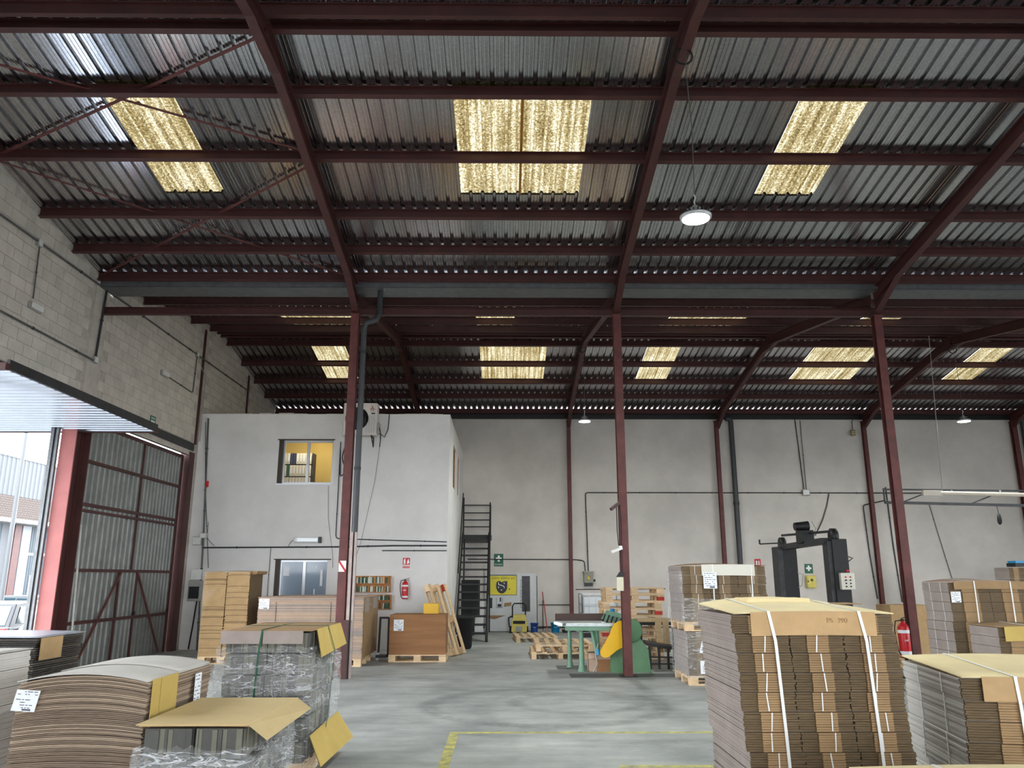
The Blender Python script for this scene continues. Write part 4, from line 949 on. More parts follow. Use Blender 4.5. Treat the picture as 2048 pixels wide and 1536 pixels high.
def bundle_stack(label, loc, nx, nz, bw, d_, bh, cov=None, flap=None, straps=(), strings=True, rz=0, lean=0, mats=None, key='k', pal=True, n_sh=8, hump=.03, jit=.008, name='cardboard_stack', cover_m=None, sp=.018, edge_drop=0.0, side_strings=False):
    t = thing(name, label, 'cardboard', loc, rz); W = nx * bw; zb = .146 if pal else 0
    mats = mats or [card, card_d, card_g]
    if pal: pallet_parts(t, W, d_)
    r = random.Random(hash(key) % 1000 if not isinstance(key, int) else key)
    for k in range(nz):
        sx = lean * (k / nz) + r.uniform(-jit, jit); sy = r.uniform(-jit, jit) * .6
        for i in range(nx):
            jx = r.uniform(-.003, .003)
            b = place(bundle_mesh(bw, d_, bh, n_sh, r.randrange(3), mats, key), 'bundle', t, (i * bw + sx + jx, sy, zb + k * bh))
            if strings:
                xx = bw * r.uniform(.42, .58); tl = r.uniform(-.012, .012)
                MB().bar((xx, -.012, .004), (xx + tl, -.012, bh - .004), .007, .003, up=(0, 1, 0)).build('string', strap_w, b)
            if side_strings and i == 0:
                for q in (.3, .7): MB().bar((-.004, d_ * q, .002), (-.004, d_ * q, bh - .004), .003, .012, up=(0, 1, 0)).build('side_string', strap_w, b)
    top = zb + nz * bh
    if cov is not None: cover(t, lean + .012, W + lean + .004, -.012, d_ + .01, top + .002, hump, cover_m or card_y, flap, edge_drop=edge_drop)
    for f in straps:
        a = f * 2 - 1; x = W * f; hz = lambda j: top + .012 + hump * (1 - a * a) * (.25 + .75 * j) + edge_drop * j
        m = MB(); strip(m, [(x + lean, d_, hz(1)), (x + lean, d_ * .5, hz(.5)), (x + lean, -.025, hz(0)), (x + lean * .6, -.03, top - .15), (x + lean * .3, -.026, (top + zb) / 2), (x, -.022, zb)], sp, .003, (1, 0, 0)); m.build('strap', strap_w, t)
    return t
def slabs(w_, d_, h, n_, arch, jx, jy, seed, mats, zb=0, fill=.8, bow=0, pick=None):
    """a pile of n sheets, arched along x, edges uneven"""
    r = random.Random(seed); m = MB(); S = 10; t = h / n_
    for k in range(n_):
        ox, oy = r.uniform(-jx, jx), r.uniform(-jy, jy)
        if r.random() < .08: ox *= 2.2; oy *= 2.2
        bx = bow * math.sin(PI * k / n_)
        z = zb + k * t; f = arch * (k / n_); vs = []
        for i in range(S + 1):
            a = i / S * 2 - 1; zz = z + f * (1 - a * a); x = ox + bx + w_ * i / S
            vs += [(x, oy, zz), (x, oy + d_, zz), (x, oy + d_, zz + t * fill), (x, oy, zz + t * fill)]
        mi = pick(k, n_, r) if pick else 0
        fs = []
        for i in range(S):
            a, b = i * 4, i * 4 + 4
            fs += [(a, b, b + 3, a + 3), (a + 3, b + 3, b + 2, a + 2), (a + 2, b + 2, b + 1, a + 1), (a + 1, b + 1, b, a)]
        fs += [(0, 3, 2, 1), (S * 4, S * 4 + 1, S * 4 + 2, S * 4 + 3)]
        m.add(vs, fs, mi)
    return m

# ------------------------------------------------------------------ nearest stacks, right
t = bundle_stack('tall strapped stack of flattened boxes with a cream cover, nearest on the right', (1.44, 4.9, 0), 3, 12, .323, .88, .109, cov=1, flap=(.10, .88, .13, card_l), straps=(.22, .78), lean=-.075, hump=.045, key=11, edge_drop=.03)
text('pencil_marks', 'PS  390', .042, mat('faint_pencil', (176, 142, 102), .9), t, (.55, -.024, 1.42))
MB().box(.18, .52, 1.50, .60, .80, 1.535).build('loose_sheet', card_y, t); MB().box(.72, .55, 1.495, .96, .79, 1.50).build('loose_sheet', card, t)
t = bundle_stack('strapped stack of flattened boxes with a cream cover at the right edge', (2.72, 4.92, 0), 2, 8, .60, 1.1, .118, cov=1, flap=(.09, 1.0, .13, card_l), straps=(.25, .8), lean=-.02, hump=.02, key=12, strings=False, mats=[card, card_d, card_w], cover_m=card_y, edge_drop=.02, side_strings=True, rz=-.17)  # white side liner puts the light on its left face into the colour
t = bundle_stack('low strapped stack whose cream top only just shows at the bottom right', (1.50, 2.92, 0), 3, 6, .42, .80, .118, cov=1, straps=(.3,), hump=.01, key=13, strings=False)
t = bundle_stack('tall strapped stack with a small paper note beside the right hand column', (6.84, 12.4, 0), 2, 10, .62, .80, .145, cov=1, flap=(.04, 1.0, .11, card), straps=(.3, .75), hump=.05, key=14, strings=False, cover_m=card_p, side_strings=True, n_sh=9)
paper_label(t, (.07, -.02, 1.38), .15, .16, seed=3)
t = bundle_stack('short stack of small flat cartons in front of the noted stack at right', (6.6, 10.9, 0), 2, 7, .45, .70, .125, cov=1, flap=(.06, 1.0, .18, card_o), straps=(.5,), hump=.03, key=15, strings=False, cover_m=card, side_strings=False)
t = bundle_stack('far stack of small cartons with a blue lid at the right edge', (13.85, 22.0, 0), 3, 12, .34, .7, .15, hump=0, key=16, strings=False, n_sh=3)
MB().box(.25, .1, 1.96, .8, .5, 2.06).build('black_tray', black_steel, t); MB().box(.28, .12, 2.06, .78, .48, 2.12).build('blue_lid', cyan_p, t)
# a shallow carton stack behind the column
t = thing('carton', 'plain brown carton with a white label behind the right column', 'carton', (7.5, 15.8, 0)); MB().box(0, 0, 0, .8, .6, 1.15).build('box', card_l, t, .006); paper_label(t, (.42, -.003, 1.0), .12, .14, seed=5); MB().box(.36, -.002, 1.15, .44, .6, 1.152).build('tape', card, t)
extinguisher('red fire extinguisher at the foot of the right column', (6.93, 14.2, .34), .66, .095)
MB_ = thing('extinguisher_stand', 'black stand under the extinguisher at the right column', 'stand', (6.93, 14.2, 0)); MB().lathe([(.14, 0), (.14, .02), (.03, .03), (.03, .32), (.10, .33), (.10, .338), (.001, .338)], n=20).build('post', black_steel, MB_)

# ------------------------------------------------------------------ wrapped double stack, middle right
mm = [card_d, card_d, card_g]
t = bundle_stack('lower wrapped pallet of cartons under another at the middle right', (2.95, 13.25, 0), 3, 5, .46, 1.1, .135, hump=0, key=17, strings=False, mats=[mat('dim_kraft', (140, 118, 86), .85, noise=(5, .15)), card_d, card_g], n_sh=6)
film(t, -.03, -.03, .10, 1.41, 1.13, .83, 5); paper_label(t, (.32, -.04, .62), .22, .30, (PI / 2, .25, 0), 4); paper_label(t, (.42, -.04, .28), .48, .20, seed=6)
t = bundle_stack('upper wrapped stack of cartons with a pale cover flap, resting on another pallet', (2.93, 13.28, .826), 3, 6, .46, 1.1, .148, cov=1, flap=(.22, .86, .17, mat('pale_flap', (216, 212, 200), .8)), straps=(.36, .82), hump=.05, key=17, strings=True, mats=[mat('dim_kraft2', (132, 110, 82), .85, noise=(5, .15)), card_d, card_g], n_sh=6, cover_m=card)
film(t, -.04, -.03, .10, 1.42, 1.13, .50, 6); film(t, -.05, .02, .5, .02, 1.1, .95, 9); paper_label(t, (.44, -.045, .80), .22, .26, seed=7)

# ------------------------------------------------------------------ left foreground
def grey_bundle(w_, d_, h, var, key):
    r = random.Random(var * 7 + 3); b = MB(); b.box(.004, .004, .002, w_ - .004, d_ - .004, h - .004, 0)
    x = .006
    while x < w_ - .02:
        q = r.uniform(.012, .06); 
        if r.random() < .85: b.box(x, r.uniform(-.012, .002), .004, min(x + q, w_ - .006), .01, h - r.uniform(.004, .012), r.randrange(2))
        x += q + r.uniform(.002, .008)
    y = .006
    while y < d_ - .02:
        q = r.uniform(.012, .06)
        if r.random() < .85: b.box(w_ - .01, y, .004, w_ + r.uniform(-.002, .012), min(y + q, d_ - .006), h - r.uniform(.004, .012), r.randrange(2))
        y += q + r.uniform(.002, .008)
    return b.mesh('bundle', [greybun, greybun2])
def grey_stack(label, loc, W, D, H, nl, seed, flap_right=True, front_flap=True, green=True):
    t = thing('wrapped_stack', label, 'cardboard', loc); pallet_parts(t, W, D); zb = .146; bh = (H - zb) / nl; r = random.Random(seed)
    vs = [grey_bundle(W / 2 - .02, D / 3 - .015, bh - .008, k + seed, 'g') for k in range(4)]
    for k in range(nl):
        for i in range(2):
            for j in range(3):
                place(vs[r.randrange(4)], 'bundle', t, (i * W / 2 + .01 + r.uniform(-.012, .012), j * D / 3 + r.uniform(-.006, .006), zb + k * bh), (0, 0, r.uniform(-.015, .015)))
    cover(t, -.03, W + .03, -.03, D + .03, H + .004, .01, card_l if not flap_right else card, None, th=.008)
    if flap_right:
        f = MB(); f.add([(W + .03, D * .12, H + .01), (W + .03, D + .03, H + .01), (W + .10, D + .03, H - .19), (W + .10, D * .05, H - .22)], [(0, 1, 2, 3)]); f.add([(W + .036, D * .12, H + .01), (W + .036, D + .03, H + .01), (W + .106, D + .03, H - .19), (W + .106, D * .05, H - .22)], [(3, 2, 1, 0)]); f.build('side_flap', card_o, t)
    if front_flap:
        MB().box(-.02, -.036, H - .10, W * .45, -.03, H + .008).build('front_flap', card_g, t); MB().box(W * .47, -.036, H - .10, W * .94, -.03, H + .008).build('front_flap', card_g, t)
    film(t, -.045, -.045, .05, W + .045, D + .045, H - .12, seed)
    film(t, -.05, -.055, H * .45, W + .055, D + .05, H * .78, seed + 40, amp=.02)
    if green:
        m = MB(); strip(m, [(W * .46, D, H + .02), (W * .46, -.04, H + .02), (W * .44, -.066, H - .2), (W * .40, -.06, .2)], .016, .003, (1, 0, 0)); m.build('green_strap', strap_g, t)
        m = MB(); strip(m, [(0, D * .5, H + .02), (W + .04, D * .5, H + .02), (W + .115, D * .5, H - .2), (W + .06, D * .48, .15)], .016, .003, (0, 1, 0)); m.build('green_strap', strap_g, t)
    return t
t = grey_stack('tall film wrapped stack of grey bundles with green straps, left foreground', (-2.45, 7.22, 0), .74, 1.15, 1.21, 6, 21)
MB().add([(.79, .0, .36), (.79, 1.16, .38), (.95, 1.18, .14), (.91, -.06, .13)], [(0, 1, 2, 3)]).add([(.796, .0, .36), (.796, 1.16, .38), (.956, 1.18, .14), (.916, -.06, .13)], [(3, 2, 1, 0)]).build('bottom_flap', card_o, t)
t = grey_stack('low film wrapped stack of grey bundles under a tilted kraft sheet, left foreground', (-2.33, 5.5, 0), .66, 1.0, .73, 3, 33, False, False, False)
m = MB(); m.add([(-.04, -.05, .745), (.68, -.05, .745), (.72, 1.05, .755), (-.03, 1.05, .755), (-.04, -.05, .751), (.68, -.05, .751), (.72, 1.05, .761), (-.03, 1.05, .761)], [(3, 2, 1, 0), (4, 5, 6, 7), (0, 1, 5, 4), (1, 2, 6, 5), (2, 3, 7, 6), (3, 0, 4, 7)])
m.add([(.68, -.05, .748), (.72, 1.05, .758), (.84, 1.0, .69), (.80, -.02, .65)], [(0, 1, 2, 3)]); m.build('tilted_sheet', mat('tan_sheet', (206, 182, 134), .8, noise=(3, .08)), t)
# arched pile of big sheets
card_b = mat('brown_sheet_edge', (128, 110, 94), .88, noise=(30, .2), stretch=(.3, .3, 3)); card_b2 = mat('pale_sheet_edge', (164, 144, 124), .88, noise=(30, .15), stretch=(.3, .3, 3))
t = thing('sheet_pile', 'arched pile of large cardboard sheets with two paper labels, left foreground', 'cardboard', (-3.31, 5.74, 0)); pallet_parts(t, .88, 1.17)
stuff(slabs(.88, 1.17, .82, 74, .05, .006, .006, 4, [card, card_d, card_o], .148, .8, -.02, lambda k, n_, r: 0 if r.random() < .7 else 1).build('sheets', [card_b, card_b2], t))
cover(t, -.025, .865, -.005, 1.175, .972, .052, card_w, None, name='top_sheet', uni=True); cover(t, -.03, .86, .55, 1.18, .982, .052, card_w, None, name='top_sheet', uni=True)
MB().box(.885, .17, .28, .892, .46, .985).box(.886, .03, .28, .891, .16, .985).build('edge_wrap', card_o, t)
o = paper_label(t, (.07, -.035, .86), .16, .135, (PI / 2 - .25, .06, 0), 8); o = paper_label(t, (.90, .84, .83), .13, .22, (PI / 2, 0, PI / 2), 9)
# dark wrapped pile behind it
dk = mat('dark_board_edge', (52, 49, 47), .3, noise=(20, .3), stretch=(.3, .3, 4)); dk2 = mat('dark_board_edge_lighter', (84, 78, 70), .35, noise=(20, .3), stretch=(.3, .3, 4))
t = thing('wrapped_sheet_pile', 'dark film wrapped sheet pile in front of the open door', 'cardboard', (-5.6, 7.7, 0)); pallet_parts(t, 1.25, .8)
stuff(slabs(1.25, .8, .97, 50, .0, .008, .008, 9, None, .148, .75, 0, lambda k, n_, r: 1 if r.random() < .25 else 0).build('sheets', [dk, dk2], t)); film(t, -.02, -.02, .1, 1.27, .82, .35, 12)
cover(t, -.03, 1.28, -.03, .83, 1.125, .012, mat('bluish_film_top', (168, 172, 184), .3, noise=(4, .2)), None, name='film_top'); MB().box(1.262, .05, .92, 1.27, .42, 1.12).build('side_flap', card_l, t)
t = bundle_stack('pale carton stack cut by the left edge of the picture', (-4.83, 5.75, 0), 2, 8, .58, .7, .123, cov=1, hump=0, key=18, strings=False, mats=[card_p, card_g, card_w], cover_m=card_w)

# ------------------------------------------------------------------ stacks before the office
t = thing('sheet_pile', 'tall light brown sheet pile standing before the office corner', 'cardboard', (-6.1, 16.5, 0)); pallet_parts(t, .92, .86)
for k in range(2): stuff(slabs(.45, .86, 1.62, 80, .012, .005, .006, 50 + k, None, .148, .78, 0, lambda k_, n_, r: 1 if r.random() < .2 else 0).build('sheets', [card_l, card], t, loc=(k * .47, 0, 0)))
MB().box(.925, .02, .15, .93, .84, 1.74).build('side_wrap', card_d, t); cover(t, -.01, .94, -.01, .87, 1.775, .03, card_l, None, name='top_sheet'); MB().prism([(.92, 1.72), (1.02, 1.74), (1.04, 1.80), (.92, 1.80)], 'y', .1, .8).build('bent_edge', card, t)
t = thing('sheet_pile', 'wide pinkish sheet pile with a white label under the lower office window', 'cardboard', (-4.82, 16.0, 0)); pallet_parts(t, 1.0, 1.2)
stuff(slabs(2.06, 1.8, 1.14, 52, .0, .006, .006, 61, None, .148, .74, 0, lambda k_, n_, r: 1 if r.random() < .3 else 0).build('sheets', [card_p, card_g], t))
MB().box(2.062, .02, .15, 2.07, 1.78, 1.29).build('side_wrap', card, t); cover(t, -.01, 2.08, -.01, 1.81, 1.29, .01, card_p, None, name='top_sheet'); paper_label(t, (.12, -.012, 1.17), .2, .19, seed=12)
for (ya, yb, za) in ((.1, .5, 1.0), (1.0, 1.5, 1.05)): MB().box(2.072, ya, za, 2.085, yb, 1.28).build('side_flap', card_g, t)
for x in (.35, 1.42): MB().box(x, -.009, .5, x + .008, -.004, 1.2).build('slit', black_steel, t)
pal2 = thing('pallet', 'pallet under the right half of the wide pinkish sheet pile', 'pallet', (-3.77, 16.02, 0)); pallet_parts(pal2, 1.0, 1.2)
# big carton on a pallet
t = thing('pallet_carton', 'large brown carton with a white label on a pallet beside the leaning pallet', 'carton', (-2.36, 16.85, 0)); pallet_parts(t, 1.17, .76)
MB().box(.02, .02, .146, 1.15, .74, .93).build('box', brownbox, t, .01); MB().box(.005, .0, .146, .62, .02, .93).build('front_panel', brownbox, t); MB().box(.62, .006, .146, 1.16, .02, .87).build('front_panel', brownbox, t); paper_label(t, (.19, -.003, .72), .2, .22, seed=14)
t = thing('yellow_box', 'small yellow box on top of the large brown carton', 'box', (-1.70, 17.1, .932)); MB().box(0, 0, 0, .32, .28, .21).build('box', mat('box_ochre', (226, 180, 62), .7, noise=(5, .1)), t, .01); MB().box(.0, .0, .21, .32, .14, .213).build('lid_flap', card_o, t)
t = thing('black_trolley', 'dark trolley frame behind the big brown carton', 'trolley', (-2.62, 17.2, 0)); b = MB(); b.bar((0, 0, .1), (0.02, 0, .85), .04, .05); b.bar((.2, 0, .1), (.2, 0, .85), .04, .05); b.bar((0, 0, .85), (.2, 0, .85), .04, .04); b.bar((-.02, -.1, .1), (.2, -.1, .1), .3, .05); b.build('frame', black_steel, t); MB().lathe([(.001, -.03), (.08, -.03), (.08, .03), (.001, .03)], (0, -.05, .08), 16, axis='x').build('wheel', white_pl, t)
# leaning pallet: bottom edge on the floor, top leaning back to the office
a = Vector((.42, .9, 0)).normalized(); b = Vector((-.50, .235, 1.5)).normalized(); b = (b - a * b.dot(a)).normalized(); n_ = b.cross(a).normalized()
M4 = Matrix(((b.x, a.x, n_.x, -1.19), (b.y, a.y, n_.y, 17.72), (b.z, a.z, n_.z, .05), (0, 0, 0, 1)))
pallet('long wooden pallet leaning upright beside the big brown carton', (0, 0, 0), w_=1.58, d_=.8, mtx=M4, red=((2, 2),))

# ------------------------------------------------------------------ pallets on the floor and the stack behind the machine
pallet('bottom pallet of the two lying left of the green machine', (1.80, 17.45, 0), rz=PI / 2, w_=1.6, d_=1.22)
pallet('top pallet of the two lying left of the green machine', (1.90, 17.55, .146), rz=PI / 2, w_=1.6, d_=1.22)
pallet('single pallet lying flat before the pressure washer', (1.42, 21.9, 0), rz=PI / 2 + .05, w_=1.7, d_=1.1)
reds = {2: ((0, 0),), 3: ((0, 0),), 4: ((0, 0),), 6: ((2, 0),), 8: ((2, 0),)}
ords = ['lowest', 'second', 'third', 'fourth', 'fifth', 'sixth', 'seventh', 'eighth', 'ninth', 'topmost']
for k in range(10):
    pallet('%s pallet in the stack behind the green machine' % ords[k], (2.10 + U(-.03, .03) + (.06 if k > 7 else 0), 17.4 + U(-.03, .03), k * .146), rz=U(-.02, .02), w_=1.25, d_=.9, red=reds.get(k, ()), group='pallets stacked behind the machine')
t = thing('work_bench', 'plank topped bench behind the machine column', 'bench', (2.68, 16.45, 0)); MB().box(0, 0, .80, .85, .5, .86).build('top', wood2, t, .006); MB().box(0, .0, .74, .85, .04, .80).build('apron', black_steel, t)
for x in (.04, .77): MB().box(x, .04, 0, x + .05, .09, .74).build('leg', black_steel, t); MB().box(x, .40, 0, x + .05, .45, .74).build('leg', black_steel, t)
for k, x in enumerate((2.98, 3.115)):
    t = tag(MB().box(0, 0, 0, .125, .02, .62).build('plank', wood2, None, .003), ('left', 'right')[k] + ' of the two pale planks leaning upright on the bench', 'plank'); t.location = (x, 16.05, .26); t.rotation_euler = (-.25, .02 * k, 0)
t = thing('plastic_pallet', 'dark grey plastic pallet propped beside the green machine', 'pallet', (2.70, 15.55, .0), rot=(.0, 0, -.05)); MB().prism([(0, .42), (.78, .30), (.78, .36), (0, .48)], 'y', 0, .7).build('deck', dark_steel, t)
for k in range(5): MB().box(.03 + k * .17, .02, .0, .07 + k * .17, .08, .43 - k * .025).build('foot', dark_steel, t)
for z in (.08, .2): MB().box(.02, .02, z, .76, .05, z + .025).build('rail', dark_steel, t)
# ------------------------------------------------------------------ green machine
t = thing('shearing_machine', 'green machine with a big yellow guard behind the red column', 'machine', (0, 15.0, 0))
MB().prism([(1.93, 0), (2.66, 0), (2.62, .40), (2.49, .58), (2.44, .80), (2.05, .80), (1.96, .34)], 'y', .02, .55).build('body', mach_g, t, .02)
MB().lathe([(.001, 0), (.19, 0), (.21, .02), (.21, .13), (.001, .13)], (2.31, -.04, .73), 32, axis='y').build('flywheel_cover', mach_g, t)
gp = [(1.73, .37), (1.74, .31), (1.775, .275), (1.82, .265), (1.89, .28), (2.03, .39), (2.24, .49), (2.29, .51), (2.29, .60), (2.29, .78), (2.28, .87), (2.25, .905), (2.17, .912), (2.08, .895), (2.0, .85), (1.95, .77), (1.92, .68), (1.87, .60), (1.82, .52)]
MB().prism(gp, 'y', -.09, -.05).build('yellow_guard', yellow_p, t, .012); MB().lathe([(.001, -.098), (.012, -.098), (.012, -.088), (.001, -.088)], (2.14, 0, .74), 12, axis='y').build('guard_bolt', black_steel, t)
MB().box(.98, .1, .79, 2.0, 1.1, .85).build('table_plate', steel_l, t, .006); MB().box(1.12, .08, .72, 1.95, .16, .79).build('table_rail', mach_gl, t, .006); MB().box(1.0, 1.1, .80, 2.05, 1.13, .98).build('back_fence', mat('dark_brown_fence', (74, 56, 50), .7), t)
MB().bar((.95, .15, .86), (1.1, .05, .83), .14, .05).build('table_lip', steel_l, t)
for (x, y, r_) in ((1.26, .9, .045), (1.42, .2, .05), (1.80, .9, .045)): MB().lathe([(r_ * 1.5, 0), (r_, .12), (r_ * .8, .72)], (x, y, 0), 16).build('leg', mach_gl, t)
MB().prism([(1.86, .90), (2.3, .80), (2.34, .98), (1.97, 1.06)], 'y', .4, .75).build('tool_chest', mach_gl, t, .01)
b = MB(); 
for k in range(6): b.bar((1.84 + k * .075, .33, .87 - k * .02), (1.90 + k * .075, .39, 1.0 - k * .02), .018, .02)
b.build('finger_bars', black_steel, t); MB().bar((1.82, .34, .86), (2.3, .34, .73), .03, .03).build('front_bar', steel_l, t)
MB().tube([(1.72, .1, .5), (1.66, .02, .3), (1.68, -.05, .15), (1.60, -.08, .02)], .014).build('air_hose', box_grey, t); MB().tube([(1.70, .02, .40), (1.705, .0, .30)], .03).build('blue_fitting', cyan_p, t)
MB().bar((1.62, .2, .78), (1.70, .1, .32), .07, .05).build('foot_rod', mach_gl, t)
for (nm, x, y, z, sx, mt, l) in (('blue_cap', 2.06, 15.55, 1.05, .05, cyan_p, 'small blue cap lying on the green machine'), ('white_rag', 2.20, 15.5, 1.02, .06, white_pl, 'crumpled white rag lying on the green machine'), ('orange_scrap', 2.15, 15.65, 1.03, .05, yellow_p, 'orange scrap lying on the green machine'), ('pink_cloth', 2.13, 15.52, 1.035, .035, card_p, 'small pink cloth lying on the green machine')):
    t = thing(nm, l, 'clutter', (x, y, z)); MB().lathe([(sx, -.03), (sx * 1.1, 0), (sx * .8, .04), (.001, .05)], n=12).build('lump', mt, t)
t = thing('open_carton', 'open brown carton on the floor under the green machine table', 'carton', (1.55, 15.2, 0)); MB().box(0, 0, 0, .40, .3, .32).build('box', card_p, t, .004); MB().box(.14, -.004, 0, .40, 0, .21).build('front_panel', brownbox, t)
MB().add([(0, 0, .32), (.13, 0, .32), (.11, -.1, .24), (-.02, -.08, .23)], [(0, 1, 2, 3)]).add([(0, .006, .32), (.13, .006, .32), (.11, -.094, .24), (-.02, -.074, .23)], [(3, 2, 1, 0)]).build('flap', card_p, t); MB().add([(0, 0, .32), (0, .3, .32), (-.09, .32, .42), (-.09, 0, .42)], [(0, 1, 2, 3)]).add([(.006, 0, .32), (.006, .3, .32), (-.084, .32, .42), (-.084, 0, .42)], [(3, 2, 1, 0)]).build('flap', card_p, t)
t = thing('wood_scraps', 'bundle of broken pallet boards behind the green machine table', 'wood', (1.75, 16.35, 0))
for k in range(5): 
    q = place(unit_wood, 'board', t, (U(-.25, .15), U(0, .4), .02 + k * .09), (U(-.15, .15), U(-.25, .1), U(-.4, .4)), (.5, .1, .03))
# ------------------------------------------------------------------ black strapping machine
t = thing('strapping_machine', 'black strapping machine gantry with a motor and control panel', 'machine', (6.5, 15.9, 0))
MB().box(.03, 0, 0, .33, .36, 2.42).build('near_post', black_steel, t, .01); MB().box(-.05, .04, 0, .03, .3, 2.38).build('near_flange', dark_steel, t); MB().box(-.22, 2.5, 0, -.1, 2.9, 2.36).build('far_flange', dark_steel, t); MB().box(-.1, 2.5, 0, .22, 2.9, 2.36).build('far_post', black_steel, t, .01)
MB().bar((.0, .2, 2.39), (-.02, 2.7, 2.35), .2, .12).build('beam', dark_steel, t); MB().bar((.12, .25, 2.58), (-.05, 2.6, 2.62), .05, .05).build('top_rod', dark_steel, t)
MB().lathe([(.001, -.05), (.16, -.05), (.16, .05), (.001, .05)], (.15, .2, 2.48), 20, axis='x').build('pulley', black_steel, t); MB().lathe([(.001, -.05), (.16, -.05), (.16, .05), (.001, .05)], (-.05, 2.65, 2.42), 20, axis='x').build('pulley', black_steel, t)
MB().box(-.16, 1.15, 2.38, .14, 1.45, 2.66).build('gearbox', black_steel, t, .02); MB().tube([(-.22, 1.3, 2.74), (.08, 1.3, 2.76)], [.085, .1], 18).build('motor', black_steel, t); MB().tube([(.14, 1.25, 2.85), (.2, 1.2, 2.7), (.12, 1.15, 2.5)], .01).build('motor_cable', box_grey, t)
MB().bar((-.2, 2.5, 2.44), (-.62, 2.5, 2.42), .03, .03).build('side_arm', black_steel, t); MB().bar((-.62, 2.5, 2.42), (-.62, 2.5, 2.52), .03, .03).build('side_arm_tip', black_steel, t)
cp = MB().box(.10, -.1, 1.44, .37, -.0, 1.76).build('control_panel', mat('panel_cream', (214, 210, 196), .5), t, .008)
for i in range(2):
    for j in range(4): MB().lathe([(.001, -.125), (.014, -.125), (.014, -.1), (.001, -.1)], (.19 + i * .09, 0, 1.5 + j * .06), 10, axis='y').build('button', red_p if j == 3 else black_steel, cp)
MB().lathe([(.001, -.14), (.025, -.14), (.025, -.1), (.001, -.1)], (.23, 0, 1.8), 12, axis='y').build('stop_button', red_p, t); MB().tube([(.34, .2, 2.1), (.5, .2, 2.05), (.36, .2, 1.95)], .014).build('cable_loop', rubber, t); MB().tube([(.34, .2, 1.8), (.42, .2, 1.7), (.34, .2, 1.6)], .008).build('cable_loop', box_grey, t); MB().tube([(.20, 2.5, 1.78), (.30, 2.45, 1.74), (.26, 2.45, 1.5), (.2, 2.5, 1.45)], .01).build('cable', box_grey, t)

# ------------------------------------------------------------------ outside, seen through the open door
GZ = -.42
struct(MB().box(-90, -60, GZ - .2, XL - .25, 130, GZ).box(XL - .25, -60, GZ - .2, XR + .25, YN - .25, GZ).box(XR + .25, -60, GZ - .2, 90, 60, GZ).build('ground_outside', asphalt)); struct(MB().box(XL - .6, YN, GZ, XL - .2, YF, -.005).build('kerb', plaster_m))
bw_ = mat('cladding_white', (72, 75, 79), .6, noise=(2, .06)); bg_ = mat('cladding_bluegrey', (58, 68, 76), .6, noise=(2, .08)); brick_m = mat('pale_brick', (76, 66, 61), .8, noise=(5, .12), rnd=.1)
frame_w = mat('grey_white_frame', (118, 122, 126), .6)
t = thing('warehouse_building', 'pale warehouse with a brick band and grey gates across the yard', 'building', (-27, 20, GZ))
MB().box(-12, 0, 0, -.02, 60, 8.3).build('walls', bw_, t); m = MB(); corr(m, (-.0, 0, 6.45), (0, 1, 0), (0, 0, 1), 150, 60, 2.1, .04, (1, 0, 0)); m.build('upper_cladding', bw_, t)
MB().box(-.1, 0, 8.52, .08, 60, 8.6).build('roof_edge', alu, t); m = MB()
for r_ in range(10):
    for c_ in range(110):
        if 18 < .25 * c_ + 18 < 42: m.box(0, 18 + c_ * .25 + (.12 if r_ % 2 else 0), 5.24 + r_ * .12, .02, 18.235 + c_ * .25 + (.12 if r_ % 2 else 0), 5.345 + r_ * .12)
stuff(m.build('brick_band', brick_m, t)); MB().box(-.02, 0, 4.95, .9, 60, 5.15).build('canopy', box_grey, t)
for k in range(4):
    y0 = 2.5 + k * 11.0; m = MB(); corr(m, (.0, y0 + 1, 0), (0, 1, 0), (0, 0, 1), 40, 8.6, 4.9, .03, (1, 0, 0)); g_ = m.build('gate', bg_, t)
    MB().box(.02, y0 + .2, 0, .15, y0 + 1, 4.9).build('gate_frame', frame_w, t); MB().box(.02, y0 - .5, 0, .15, y0 + .1, 4.9).build('pillar', maroon, t); MB().box(.04, y0 + 1, 3.3, .06, y0 + 9.6, 3.45).build('gate_rail', frame_w, t)
    d = MB(); ya = y0 + 1.6 + 0.0; d.box(.04, ya, 0, .07, ya + .06, 2.15); d.box(.04, ya + .85, 0, .07, ya + .91, 2.15); d.box(.04, ya, 2.15, .07, ya + .91, 2.21); d.build('wicket_frame', white_p, t)
t = thing('lamp_post', 'slim grey lamp post in the yard outside', 'post', (-14.6, 23.75, GZ)); MB().tube([(0, 0, 0), (0, 0, 7.5)], [.075, .05], 12).build('shaft', mat('post_grey', (92, 95, 98), .6), t); MB().bar((0, 0, 7.45), (.9, 0, 7.6), .05, .05).build('arm', alu, t); MB().box(.8, -.1, 7.56, 1.3, .1, 7.66).build('lantern', box_grey, t)
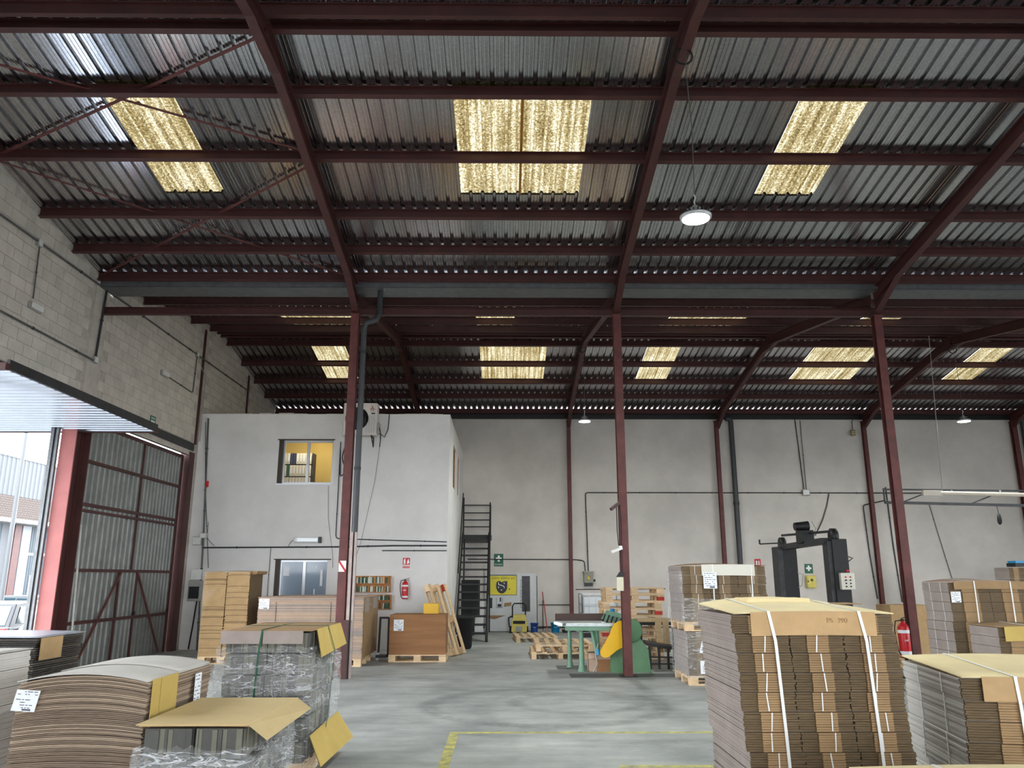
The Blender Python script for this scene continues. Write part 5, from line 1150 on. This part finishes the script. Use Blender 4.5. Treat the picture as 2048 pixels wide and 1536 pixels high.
def car(label, loc, rz, col, suv=1.0):
    paint = mat('paint_' + label.split()[0], col, .25, .2, spec=.6); t = thing('parked_car', label, 'car', loc, rz)
    L_, W_ = 4.3, 1.78; H_ = 1.5 * suv
    # stations along the length (front +y): (y, half width, z low, z shoulder)
    low = [(-2.15, .30), (-2.15, .62), (-2.1, .95 * suv), (-1.0, .98 * suv), (.6, .95 * suv), (1.0, .92 * suv), (1.9, .78), (2.12, .6), (2.15, .3), (1.6, .24), (-1.6, .24)]
    b = MB(); n_ = len(low); vs = []
    for (hw, s_) in ((-W_ / 2, 1), (W_ / 2, 1)): vs += [(hw, y, z) for y, z in low]
    b.add(vs, [(i, (i + 1) % n_, n_ + (i + 1) % n_, n_ + i) for i in range(n_)] + [tuple(range(n_ - 1, -1, -1)), tuple(range(n_, 2 * n_))]); b.build('body', paint, t, .05)
    zt = H_; zs_ = .94 * suv
    c = [(-2.02, zs_), (-1.55, zt - .04), (-.9, zt), (.2, zt - .02), (1.02, zs_ - .02)]
    g = MB(); vs = []
    for s_ in (-1, 1):
        for (y, z) in c: vs.append((s_ * (W_ / 2 - .06 - (.17 if z > zs_ + .1 else 0)), y, z))
    k = len(c); g.add(vs, [(i, i + 1, k + i + 1, k + i) for i in range(k - 1)] + [tuple(range(k - 1, -1, -1)), tuple(range(k, 2 * k))]); g.build('cabin', paint, t, .03)
    def P(s_, y, z): 
        f = (z - zs_) / (zt - zs_); return (s_ * (W_ / 2 - .06 - .17 * f + .006), y, z)
    for s_ in (-1, 1):
        q = MB(); q.add([P(s_, -1.72, zs_ + .08), P(s_, -.5, zs_ + .06), P(s_, -.5, zt - .1), P(s_, -1.42, zt - .12)], [(0, 1, 2, 3)]); q.build('rear_side_window', car_glass, t); q = MB(); q.add([P(s_, -.44, zs_ + .06), P(s_, .82, zs_ + .04), P(s_, .26, zt - .1), P(s_, -.44, zt - .1)], [(0, 1, 2, 3)]); q.build('front_side_window', car_glass, t)
    def E(x, f): y = c[0][0] + (c[1][0] - c[0][0]) * f; z = c[0][1] + (c[1][1] - c[0][1]) * f; return (x, y - .008, z + .006)
    q = MB(); q.add([E(-.72, .08), E(.72, .08), E(.6, .88), E(-.6, .88)], [(0, 1, 2, 3)]); q.build('rear_window', car_glass, t)
    def Wd(x, f): y = c[4][0] + (c[3][0] - c[4][0]) * f; z = c[4][1] + (c[3][1] - c[4][1]) * f; return (x, y + .008, z + .006)
    q = MB(); q.add([Wd(-.74, .06), Wd(.74, .06), Wd(.6, .92), Wd(-.6, .92)], [(3, 2, 1, 0)]); q.build('windscreen', car_glass, t)
    for s_ in (-1, 1):
        MB().box(s_ * .60 - .26, -2.17, .80 * suv, s_ * .60 + .26, -2.1, .94 * suv).build('tail_light', red_p, t, .02); MB().box(s_ * .6 - .2, 2.0, .62, s_ * .6 + .2, 2.14, .74).build('headlight', white_pl, t, .02)
        for y in (-1.35, 1.35): MB().lathe([(.001, -.1), (.2, -.1), (.31, -.09), (.32, 0), (.31, .09), (.2, .1), (.001, .1)], (s_ * .80, y, .32), 22, axis='x').build('wheel', rubber, t)
    MB().box(-.26, -2.165, .6, .26, -2.15, .71).build('number_plate', white_p, t)
    return t
car('dark grey hatchback parked outside with its tail to the door', (-12.3, 21.1, GZ), 0, (38, 42, 48), 1.02)
car('white car parked outside close to the pink door post', (-10.0, 20.3, GZ), 0, (112, 114, 117), .97)
car('pale silver car parked outside behind the grey hatchback', (-17.0, 29.0, GZ), 1.2, (96, 101, 106), 1.0)
